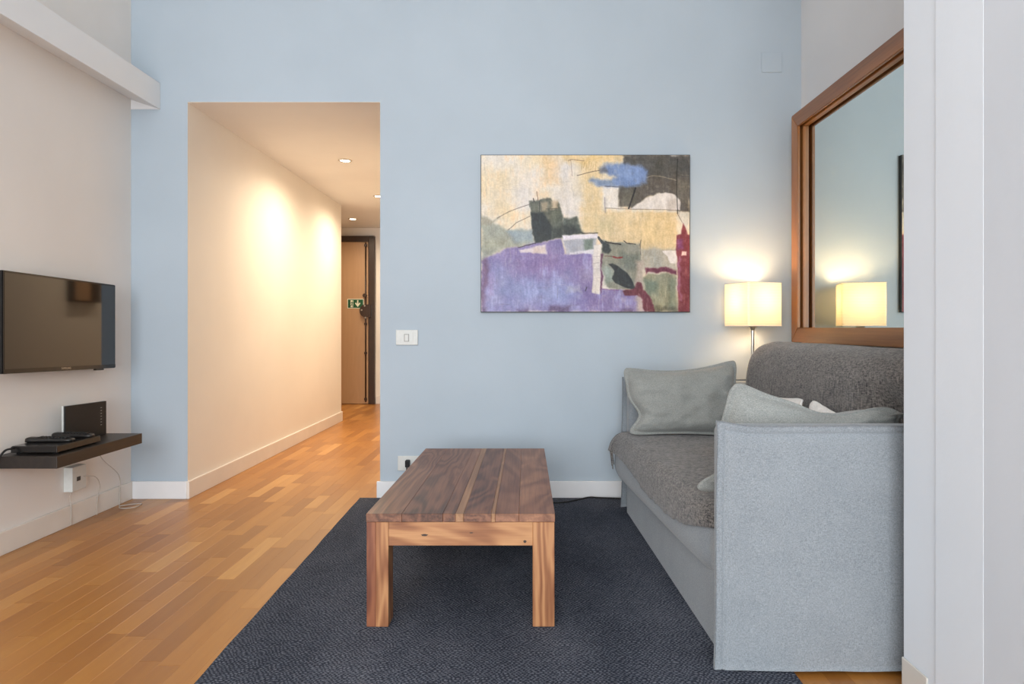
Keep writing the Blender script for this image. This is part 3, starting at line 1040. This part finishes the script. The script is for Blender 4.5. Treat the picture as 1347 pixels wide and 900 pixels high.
cushion('flanged_cushion', P(817, 481, 3.14), P(971, 470, 3.17), P(823, 574, 3.07), P(975, 576, 3.07), .17, M['pillow'],
        'light grey flanged cushion leaning on the far sofa arm', 'sofa cushions', seed=3, crease=.024,
        sag=lambda u, v: Vector((.052 * (1 - u) / 2 * math.exp(-((v + .42) / .34) ** 2), 0, -.028 * (1 - u * u) * (v > 0) * v)))
cushion('flanged_cushion', P(961, 501, 1.95), P(1196, 500, 1.95), P(905, 650, 2.0), P(1172, 648, 2.0), .12, M['pillow'],
        'light grey flanged cushion tucked behind the near sofa arm', 'sofa cushions', seed=11, flange=.085,
        sag=lambda u, v: Vector((.085 * (1 - u) / 2 * math.exp(-((v + .4) / .3) ** 2), 0, -(.082 * sstep(-.92, .05, u) + .008 * math.sin(u * 7)) * max(0, v) ** 1.3)))
cushion('small_cushion', (1.045, 2.72, .652), (1.045, 2.41, .680), (.98, 2.74, .436), (.98, 2.42, .436), .05, M['white_cotton'],
        'white cushion corner showing left behind the near grey cushion', 'white cushions on the sofa', seed=5, conc=.03, crease=.004)
cushion('small_cushion', (1.045, 2.345, .686), (1.045, 2.09, .648), (.98, 2.36, .436), (.98, 2.08, .436), .05, M['white_cotton'],
        'white cushion corner showing right behind the near grey cushion', 'white cushions on the sofa', seed=8, conc=.03, crease=.004)

# ------------------------------------------------------------------ mirror
XFm, XM = 1.44, 1.487
mt = thing('wall_mirror', (XR, 2.7, .867), 'large wall mirror in a brown walnut frame above the sofa', 'mirror')
ye = F * XFm / 351.0; y0m = 1.68
z0, z1 = .866, 2.0845
fw = .077


def mitre(name, pts, mat, prof):
    """frame member: pts = outer a, outer b, inner b, inner a in (y, z); prof = (x0, x1)"""
    V = [(prof[0], y, z) for y, z in pts] + [(prof[1], y, z) for y, z in pts]
    bm = bmesh.new(); q = [bm.verts.new(v) for v in V]
    for f in ((0, 1, 2, 3), (4, 5, 6, 7), (0, 1, 5, 4), (1, 2, 6, 5), (2, 3, 7, 6), (3, 0, 4, 7)): bm.faces.new([q[i] for i in f])
    bmesh.ops.bevel(bm, geom=list(bm.edges), offset=.0025, segments=2, affect='EDGES')
    bmesh.ops.recalc_face_normals(bm, faces=bm.faces)
    v, f = bm_data(bm)
    return mobj(name, v, f, mat, mt)


def ring(ya, yb, za, zb_, w_, prof, nm):
    g = .0003
    mitre(nm, [(ya, za), (yb, za), (yb - w_, za + w_ - g), (ya + w_, za + w_ - g)], M['frame'], prof)
    mitre(nm, [(ya, zb_), (yb, zb_), (yb - w_, zb_ - w_ + g), (ya + w_, zb_ - w_ + g)], M['frame'], prof)
    mitre(nm, [(yb, za), (yb, zb_), (yb - w_ + g, zb_ - w_), (yb - w_ + g, za + w_)], M['frame_z'], prof)
    mitre(nm, [(ya, za), (ya, zb_), (ya + w_ - g, zb_ - w_), (ya + w_ - g, za + w_)], M['frame_z'], prof)


ring(y0m, ye, z0, z1, fw, (XFm, 1.455), 'frame_member')
ring(y0m, ye, z0, z1, .028, (1.4555, XR), 'frame_backing')
ring(y0m + .03, ye - .03, z0 + .03, z1 - .03, .045, (1.472, XR - .004), 'inner_slip')
box('mirror_glass', XM, XM + .005, y0m + .07, ye - .07, z0 + .066, z1 - .07, M['mirror'], mt)

# ------------------------------------------------------------------ floor lamp behind the sofa arm
LY = 3.408
lx = X(990, LY)
lp = thing('floor_lamp', (lx, LY, 0), 'slim steel floor lamp with glowing square fabric shade behind the sofa', 'lamp')
zs0, zs1 = Z(429.2, LY), Z(373, LY)
lathe('base', (lx, LY + .02, 0), [(.0005, 0), (.062, 0), (.062, .012), (.058, .016), (.010, .02), (.0005, .022)], M['steel'], lp)
lathe('pole', (lx, LY, .018), [(.008, 0), (.008, zs0 - .018 + .02)], M['steel'], lp, 16)
lathe('bulb_socket', (lx, LY, zs0 - .022), [(.0008, 0), (.011, 0), (.011, .010), (.022, .014), (.022, .05), (.0008, .05)], M['steel'], lp, 20)
lathe('bulb', (lx, LY, zs0 + .028), [(.012, 0), (.014, .012), (.026, .045), (.027, .06), (.018, .078), (.0008, .084)], M['bulb_glow'], lp, 20)
SA, SR = .104, math.radians(17.6)
V, Fc = [], []
outl = []
for cx_, cy_, a0 in ((1, 1, 0), (-1, 1, 90), (-1, -1, 180), (1, -1, 270)):
    for k in range(5):
        a = math.radians(a0 + 22.5 * k); rr_ = .012
        outl.append((cx_ * (SA - rr_) + rr_ * math.cos(a), cy_ * (SA - rr_) + rr_ * math.sin(a)))
ca, sa = math.cos(SR), math.sin(SR)
n = len(outl)
for sc_, zz in ((1.0, zs0), (1.0, zs1), (.985, zs1), (.985, zs0)):
    for x, y in outl: V.append((lx + (x * ca - y * sa) * sc_, LY + (x * sa + y * ca) * sc_, zz))
for r in range(4):
    for k in range(n): Fc.append((r * n + k, r * n + (k + 1) % n, ((r + 1) % 4) * n + (k + 1) % n, ((r + 1) % 4) * n + k))
# single sheet of cloth
mobj('lamp_shade', V[:2 * n], Fc[:n], M['shade'], lp)
for zz in (zs0 + .001, zs1 - .001):
    tube('shade_rim', [(lx + x * ca - y * sa, LY + x * sa + y * ca, zz) for x, y in outl + outl[:1]], .0018, M['white_cotton'], lp, 6, 0)
l = bpy.data.lights.new('lamp_bulb', 'POINT'); l.energy = 8; l.color = (1.0, .68, .38); l.shadow_soft_size = .05
o = bpy.data.objects.new('lamp_bulb', l); COL.objects.link(o); o.parent = lp; o.location = (0, 0, zs0 + .135)

# ------------------------------------------------------------------ abstract painting
NX, NZ = 430, 324
gx, gy = np.meshgrid(np.linspace(48, 1127, NX), np.linspace(52, 862, NZ), indexing='ij')
rng = np.random.default_rng(5)


def vnoise(cx_, cy_, seed):
    r = np.random.default_rng(seed)
    g = r.random((cx_ + 3, cy_ + 3))
    u = (gx - 48) / 1079 * cx_; v = (gy - 52) / 810 * cy_
    i = u.astype(int); j = v.astype(int); a = u - i; b = v - j
    a = a * a * (3 - 2 * a); b = b * b * (3 - 2 * b)
    return g[i, j] * (1 - a) * (1 - b) + g[i + 1, j] * a * (1 - b) + g[i, j + 1] * (1 - a) * b + g[i + 1, j + 1] * a * b


def fb(c1, c2, seed): return (vnoise(c1, c2, seed) * .5 + vnoise(c1 * 2, c2 * 2, seed + 1) * .3 + vnoise(c1 * 4, c2 * 4, seed + 2) * .2)


streak = fb(60, 8, 1); cloud = fb(7, 6, 10); mid = fb(20, 16, 20); fine = vnoise(200, 150, 30) * .6 + vnoise(300, 40, 31) * .4
brush = vnoise(120, 30, 61) * .4 + vnoise(34, 60, 62) * .3 + vnoise(50, 40, 63) * .3
wx = (fb(26, 20, 40) - .5) * 26; wy = (fb(26, 20, 50) - .5) * 26
img = np.zeros((NX, NZ, 3))


def setc(c, a):
    global img
    img = img * (1 - a[..., None]) + np.array(c, float) * a[..., None]


def pmask(pts, soft=6, rag=1.0):
    x, y = gx + wx * rag, gy + wy * rag
    inside = np.zeros(x.shape, bool); dist = np.full(x.shape, 1e9)
    n = len(pts)
    for k in range(n):
        (x0, y0), (x1, y1) = pts[k], pts[(k + 1) % n]
        if y0 != y1:
            cond = ((y0 > y) != (y1 > y)) & (x < (x1 - x0) * (y - y0) / (y1 - y0) + x0)
            inside ^= cond
        dx, dy = x1 - x0, y1 - y0; L2 = dx * dx + dy * dy + 1e-9
        t = np.clip(((x - x0) * dx + (y - y0) * dy) / L2, 0, 1)
        dist = np.minimum(dist, np.hypot(x - x0 - t * dx, y - y0 - t * dy))
    sd = np.where(inside, dist, -dist)
    t = np.clip(sd / soft * .5 + .5, 0, 1)
    return t * t * (3 - 2 * t)


def poly(pts, c, a=1.0, soft=8, rag=.75, tex=0.0, tn=None):
    m = pmask(pts, soft, rag) * a
    c = np.array(c, float) + (np.random.default_rng(int(pts[0][0] * 7 + pts[0][1])).random() - .5) * 4
    m = m * np.clip(.80 + .75 * (brush - .18), .35, 1)
    if tex: m = m * np.clip(1 - tex + 2 * tex * (streak if tn is None else tn), 0, 1)
    setc(c, m)


def rect(x0, y0, x1, y1, c, **k): poly([(x0, y0), (x1, y0), (x1, y1), (x0, y1)], c, **k)


def stroke(pts, wd, c, a=1.0, rag=.12):
    x, y = gx + wx * rag, gy + wy * rag
    d = np.full(x.shape, 1e9)
    for (x0, y0), (x1, y1) in zip(pts[:-1], pts[1:]):
        dx, dy = x1 - x0, y1 - y0
        t = np.clip(((x - x0) * dx + (y - y0) * dy) / (dx * dx + dy * dy + 1e-9), 0, 1)
        d = np.minimum(d, np.hypot(x - x0 - t * dx, y - y0 - t * dy))
    setc(c, np.clip((wd / 2 + 1.2 - d) / 2.4, 0, 1) * a)


# ground of creams and ochres
a = np.clip((cloud - .35) * 2.6, 0, 1)[..., None]
img = np.array([224, 206, 172.]) * (1 - a) + np.array([222, 213, 199.]) * a
setc((216, 182, 138), np.clip((streak * .6 + mid * .5 - .58) * 3.2, 0, .75))
for r in ((225, 130, 335, 340), (425, 85, 525, 340), (60, 420, 100, 470), (445, 300, 560, 380)): rect(*r, (214, 207, 201), a=.8, soft=50, rag=2, tex=.4)
rect(100, 130, 190, 380, (214, 190, 146), a=.55, soft=50, rag=2)
rect(370, 60, 442, 200, (222, 186, 136), a=.7, soft=30, rag=2)
rect(575, 60, 668, 450, (218, 190, 138), a=.85, soft=24, rag=1.4, tex=.25)
rect(470, 54, 780, 90, (222, 186, 118), a=.7, soft=24, rag=2, tex=.4)
rect(680, 215, 757, 330, (217, 209, 198), soft=8)
poly([(660, 345), (1062, 345), (1062, 545), (880, 545), (870, 512), (670, 495), (640, 450)], (218, 192, 146), soft=10, tex=.12)
rect(890, 360, 1050, 520, (220, 190, 132), a=.5, soft=40, rag=2)
rect(640, 380, 720, 440, (190, 176, 132), a=.6, soft=40, rag=2)
# dark corner
poly([(785, 52), (1130, 52), (1130, 345), (1062, 338), (1075, 285), (1030, 255), (960, 250), (900, 278), (835, 322), (760, 315), (757, 200), (790, 120)], (94, 87, 79), soft=8, tex=.06)
poly([(800, 52), (1130, 52), (1130, 160), (900, 165), (880, 110), (800, 95)], (72, 71, 66), a=.8, soft=30, rag=1.6, tex=.3)
rect(770, 225, 850, 310, (96, 92, 78), a=.8, soft=20)
rect(1065, 180, 1127, 300, (112, 106, 92), a=.55, soft=24, tex=.4)
stroke([(905, 168), (940, 158), (990, 162), (1060, 182)], 4, (152, 140, 120), .8, .4)
# pale hill
poly([(822, 328), (860, 302), (905, 275), (960, 254), (1010, 247), (1052, 258), (1082, 295), (1078, 335)], (218, 209, 200), soft=5, rag=.4, tex=.05)
rect(1012, 285, 1056, 338, (196, 182, 168), a=.75, soft=14)
poly([(1068, 340), (1127, 345), (1127, 450), (1085, 400)], (205, 198, 184), soft=10)
stroke([(690, 326), (800, 330), (1000, 334), (1127, 340)], 2.4, (92, 74, 60), .85)
# blue cloud
poly([(668, 112), (700, 92), (790, 96), (880, 108), (908, 130), (905, 190), (850, 216), (760, 214), (700, 216), (650, 208), (608, 186), (620, 176), (720, 182), (742, 166), (700, 148), (665, 136)],
     (112, 136, 180), soft=14, rag=1.0, tex=.06)
rect(770, 105, 860, 150, (130, 152, 190), a=.5, soft=30, rag=1.5)
poly([(615, 176), (720, 184), (740, 210), (650, 206)], (128, 142, 158), a=.7, soft=12)
poly([(652, 118), (690, 108), (705, 140), (660, 140)], (98, 96, 96), a=.75, soft=12)
stroke([(690, 212), (760, 216)], 5, (78, 84, 104), .8, .5)
stroke([(848, 222), (830, 275), (812, 328)], 8, (34, 29, 28))
stroke([(1066, 72), (1060, 180), (1062, 270), (1066, 352)], 4, (36, 32, 30))
stroke([(1062, 350), (1090, 400)], 2, (90, 70, 60))
stroke([(545, 158), (590, 144), (660, 130)], 3, (70, 50, 42)); stroke([(512, 76), (520, 160)], 1.8, (110, 80, 66), .8)
stroke([(500, 80), (515, 74), (580, 80)], 3, (110, 76, 60), .8)
for k in range(7): stroke([(572 + k * 12, 85 + (k % 3) * 5), (566 + k * 12, 130 - (k % 2) * 12)], 1.8, (176, 140, 82), .9)
stroke([(688, 270), (690, 350)], 2.4, (96, 84, 110), .8)
# grey green left
poly([(48, 395), (140, 412), (190, 442), (310, 432), (322, 512), (250, 522), (150, 545), (80, 575), (48, 605)], (156, 158, 142), soft=12, rag=1.0, tex=.08)
poly([(48, 365), (80, 372), (105, 390), (140, 372), (95, 415), (48, 410)], (150, 146, 128), a=.85, soft=10)
poly([(180, 446), (315, 436), (322, 505), (220, 500)], (148, 164, 174), a=.8, soft=16)
rect(60, 500, 200, 535, (166, 166, 142), a=.6, soft=20)
stroke([(130, 378), (190, 345), (250, 322), (300, 305)], 2.6, (84, 66, 54)); stroke([(186, 440), (230, 402), (300, 368)], 2.6, (84, 66, 54))
# dark green tower
poly([(298, 288), (410, 272), (416, 296), (450, 296), (464, 345), (472, 470), (410, 492), (330, 512), (308, 420)], (86, 90, 78), soft=6)
poly([(302, 350), (368, 346), (400, 400), (418, 420), (412, 490), (330, 512), (310, 430)], (38, 47, 48), soft=8, tex=.06)
poly([(395, 345), (462, 340), (470, 470), (415, 482), (420, 420)], (88, 94, 80), a=.9, soft=10, tex=.3)
poly([(415, 430), (470, 420), (472, 472), (415, 486)], (50, 56, 50), a=.9, soft=12)
rect(358, 298, 392, 340, (176, 158, 128), a=.8, soft=10)
rect(408, 286, 446, 328, (194, 172, 142), a=.9, soft=10)
rect(306, 300, 350, 345, (112, 114, 98), a=.7, soft=12)
poly([(468, 380), (546, 372), (574, 458), (470, 464)], (88, 94, 82), soft=8)
poly([(468, 410), (530, 420), (574, 458), (470, 464)], (40, 46, 42), a=.9, soft=20)
stroke([(336, 240), (342, 285)], 3, (96, 60, 44)); stroke([(318, 276), (322, 292)], 5, (50, 44, 40)); stroke([(350, 290), (350, 345)], 3, (50, 50, 44)); stroke([(385, 330), (450, 326)], 2.4, (60, 56, 50))
# purple field
poly([(48, 600), (90, 572), (200, 532), (320, 508), (390, 500), (462, 482), (482, 562), (622, 558), (626, 745), (760, 748), (862, 770), (895, 862), (48, 862)], (138, 124, 172), soft=8)
setc((142, 152, 194), pmask([(90, 640), (330, 660), (560, 700), (520, 850), (60, 850)], 120, 3) * np.clip(.25 + cloud, 0, .9))
setc((140, 108, 158), pmask([(230, 590), (400, 570), (480, 600), (400, 680), (250, 660)], 70, 3) * .6)
setc((124, 100, 152), pmask([(520, 570), (640, 565), (640, 760), (700, 840), (620, 850), (520, 700)], 60, 3) * .55)
setc((156, 158, 200), np.clip((streak + mid * .5 - .84) * 4, 0, .5) * pmask([(60, 600), (600, 570), (820, 760), (860, 850), (60, 850)], 30, 1))
poly([(48, 585), (75, 580), (88, 640), (76, 720), (60, 830), (48, 840)], (126, 96, 126), a=.85, soft=16, rag=1.4)
rect(88, 660, 110, 780, (164, 150, 196), a=.8, soft=14, tex=.4)
rect(560, 620, 625, 700, (164, 154, 186), a=.6, soft=20, rag=2, tex=.4)
rect(490, 735, 560, 765, (170, 166, 176), a=.6, soft=16, rag=2, tex=.4)
poly([(390, 505), (465, 488), (480, 560), (420, 568)], (130, 118, 164), soft=8)
stroke([(240, 527), (330, 508)], 5, (58, 46, 66), .9, .4)
poly([(240, 540), (385, 514), (390, 570), (350, 560), (250, 552)], (212, 198, 198), soft=6, rag=.8, tex=.08)
rect(320, 530, 380, 560, (206, 182, 166), a=.6, soft=10)
# pale stepped shape
poly([(474, 488), (645, 480), (642, 556), (492, 562)], (172, 172, 180), soft=8, tex=.1)
poly([(580, 490), (632, 490), (628, 545), (585, 550)], (112, 126, 116), soft=12)
poly([(468, 466), (652, 458), (652, 482), (474, 490)], (222, 214, 220), soft=5, rag=.3)
poly([(510, 556), (640, 540), (660, 548), (640, 566), (510, 566)], (210, 204, 208), soft=6)
stroke([(568, 456), (652, 455)], 4, (34, 30, 34))
# green grey field right
poly([(668, 492), (872, 510), (886, 742), (850, 745), (760, 752), (700, 735), (672, 640)], (136, 136, 120), soft=6, tex=.08)
poly([(690, 620), (730, 650), (735, 700), (690, 720), (680, 660)], (146, 158, 146), a=.9, soft=14)
rect(760, 560, 860, 650, (108, 116, 108), a=.8, soft=26, rag=2, tex=.4, tn=mid)
rect(800, 512, 868, 560, (150, 148, 132), a=.7, soft=20)
poly([(672, 500), (702, 505), (722, 545), (705, 562), (676, 552)], (42, 48, 46), soft=6)
stroke([(655, 480), (672, 505)], 14, (54, 56, 60), .9, .5)
stroke([(690, 500), (740, 508), (772, 513)], 6, (36, 32, 28), 1, .4); stroke([(785, 494), (800, 505), (850, 510)], 5, (44, 42, 36), .9, .6)
stroke([(876, 490), (872, 515), (874, 565)], 3, (44, 40, 36))
stroke([(690, 574), (730, 576)], 5, (100, 70, 66), .8, .4); stroke([(732, 578), (775, 580)], 9, (132, 46, 46), 1, .5)
poly([(706, 614), (728, 610), (762, 632), (800, 658), (832, 702), (848, 748), (790, 738), (745, 716), (724, 690), (738, 652), (722, 630)], (34, 41, 41), soft=4, rag=.3)
poly([(668, 560), (682, 560), (672, 640), (676, 690), (668, 772), (660, 740)], (100, 52, 80), soft=5)
stroke([(668, 745), (760, 752)], 4, (128, 70, 140), .8, .3)
poly([(632, 520), (669, 514), (662, 772), (621, 762)], (216, 206, 196), soft=4, rag=.35, tex=.04)
for yv in (575, 610, 640, 690): stroke([(630, yv), (664, yv - 2)], 1.6, (140, 124, 128), .6, .4)
stroke([(588, 755), (594, 735)], 4, (52, 44, 62))
# right tan ground with white window
rect(878, 535, 1062, 645, (178, 168, 148), soft=12, tex=.2)
setc((150, 154, 146), pmask([(880, 540), (980, 545), (980, 640), (880, 640)], 30, 1) * np.clip(streak * 1.6 - .4, 0, .8))
poly([(985, 543), (1060, 545), (1062, 615), (1026, 612)], (224, 214, 204), soft=4)
poly([(888, 690), (912, 668), (1056, 662), (1064, 862), (930, 862)], (142, 140, 112), soft=8)
setc((172, 166, 136), np.clip((fb(70, 14, 70) - .5) * 4, 0, .7) * pmask([(900, 670), (1056, 665), (1064, 862), (930, 862)], 12, 1))
rect(885, 700, 962, 775, (100, 116, 100), a=.85, soft=24, rag=1.6, tex=.3)
rect(1020, 690, 1056, 850, (112, 124, 104), a=.6, soft=16, tex=.4)
rect(950, 838, 1064, 862, (70, 66, 52), a=.6, soft=14, rag=1.4)
poly([(898, 636), (1000, 631), (1062, 646), (1062, 664), (990, 658), (912, 660), (900, 672)], (114, 50, 70), soft=6)
rect(850, 600, 888, 862, (186, 168, 154), a=.85, soft=12, tex=.2)
poly([(834, 742), (862, 712), (878, 716), (882, 745), (925, 788), (950, 862), (892, 862), (872, 790), (850, 778), (795, 778), (782, 758)], (108, 42, 56), soft=5)
poly([(862, 770), (880, 800), (892, 862), (866, 862)], (196, 172, 164), a=.8, soft=8)
# red column
poly([(1060, 466), (1082, 458), (1094, 402), (1106, 425), (1116, 462), (1130, 466), (1130, 864), (1068, 864), (1066, 600), (1056, 545)], (128, 48, 58), soft=5, rag=.3)
rect(1062, 490, 1092, 540, (122, 56, 108), a=.85, soft=10)
rect(1086, 550, 1112, 572, (228, 196, 184), soft=4, rag=.4)
rect(1072, 575, 1084, 810, (172, 112, 142), a=.7, soft=8, rag=1.2, tex=.4, tn=mid)
for x0, x1, y0 in ((235, 292, 850), (400, 512, 832), (770, 830, 852), (48, 70, 842)): rect(x0, y0, x1, 866, (92, 68, 100), a=.7, soft=14)
rs = random.Random(4)
for k in range(90):
    x_, y_ = rs.uniform(60, 1110), rs.uniform(60, 850); up_ = rs.random() < .65
    L_ = rs.uniform(20, 80)
    stroke([(x_, y_), (x_ + (rs.uniform(-6, 6) if up_ else L_), y_ + (L_ if up_ else rs.uniform(-6, 6)))], rs.uniform(.6, 2.5), rs.choice(((232, 226, 214), (120, 104, 90), (214, 196, 160), (96, 88, 96))), rs.uniform(.12, .35), .5)
gr = img.mean(-1, keepdims=True)
img = gr + (img - gr) * .88
img = 135 + (img - 135) * 1.1
img *= .97
img += ((fine - .5) * 30 + (streak - .5) * 26 + (mid - .5) * 30)[..., None]
img += ((fb(14, 11, 81) - .5)[..., None] * np.array([8, 2, -10]))
img = np.clip(img, 0, 255)
lc = img / 255.0
lc = np.where(lc <= .04045, lc / 12.92, ((lc + .055) / 1.055) ** 2.4)

YP = 3.542
px0, px1, pz0, pz1 = X(632.2, YP), X(907.8, YP), Z(410.8, YP), Z(203.5, YP)
t_ = thing('abstract_painting', ((px0 + px1) / 2, D, pz0), 'unframed abstract canvas with purple field, ochre ground and dark tower on the blue wall', 'painting')
box('canvas_stretcher', px0, px1, YP + .0006, D - .0006, pz0, pz1, M['black_matte'], t_, .001)
xs = np.linspace(px0 + .0035, px1 - .0035, NX); zs = np.linspace(pz1 - .0035, pz0 + .0035, NZ)
GX, GZ = np.meshgrid(xs, zs, indexing='ij')
verts = np.stack([GX, np.full_like(GX, YP), GZ], -1).reshape(-1, 3)
org = np.array([(px0 + px1) / 2, YP, pz0])
me = bpy.data.meshes.new('painted_surface')
ii, jj = np.meshgrid(np.arange(NX - 1), np.arange(NZ - 1), indexing='ij')
q = np.stack([ii * NZ + jj, ii * NZ + jj + 1, (ii + 1) * NZ + jj + 1, (ii + 1) * NZ + jj], -1).reshape(-1, 4)
me.vertices.add(len(verts)); me.vertices.foreach_set('co', (verts - org).ravel())
me.loops.add(q.size); me.loops.foreach_set('vertex_index', q.ravel().astype(np.int32))
me.polygons.add(len(q)); me.polygons.foreach_set('loop_start', np.arange(0, q.size, 4, dtype=np.int32))
me.update(calc_edges=True); me.validate()
ca_ = me.color_attributes.new('paint', 'FLOAT_COLOR', 'POINT')
ca_.data.foreach_set('color', np.concatenate([lc, np.ones(lc.shape[:2] + (1,))], -1).reshape(-1))
pm = NT('oil_paint')
at = pm.n('ShaderNodeAttribute'); at.attribute_name = 'paint'
pm.set(Base_Color=at.outputs['Color'], Roughness=.55)
pm.bump(pm.noise(pm.pos((1, 1, .5)), 160, 3), .25, .001)
me.materials.append(pm.m)
po = bpy.data.objects.new('painted_surface', me); COL.objects.link(po); po.parent = t_
po.location = Vector(org) - ORG[t_]
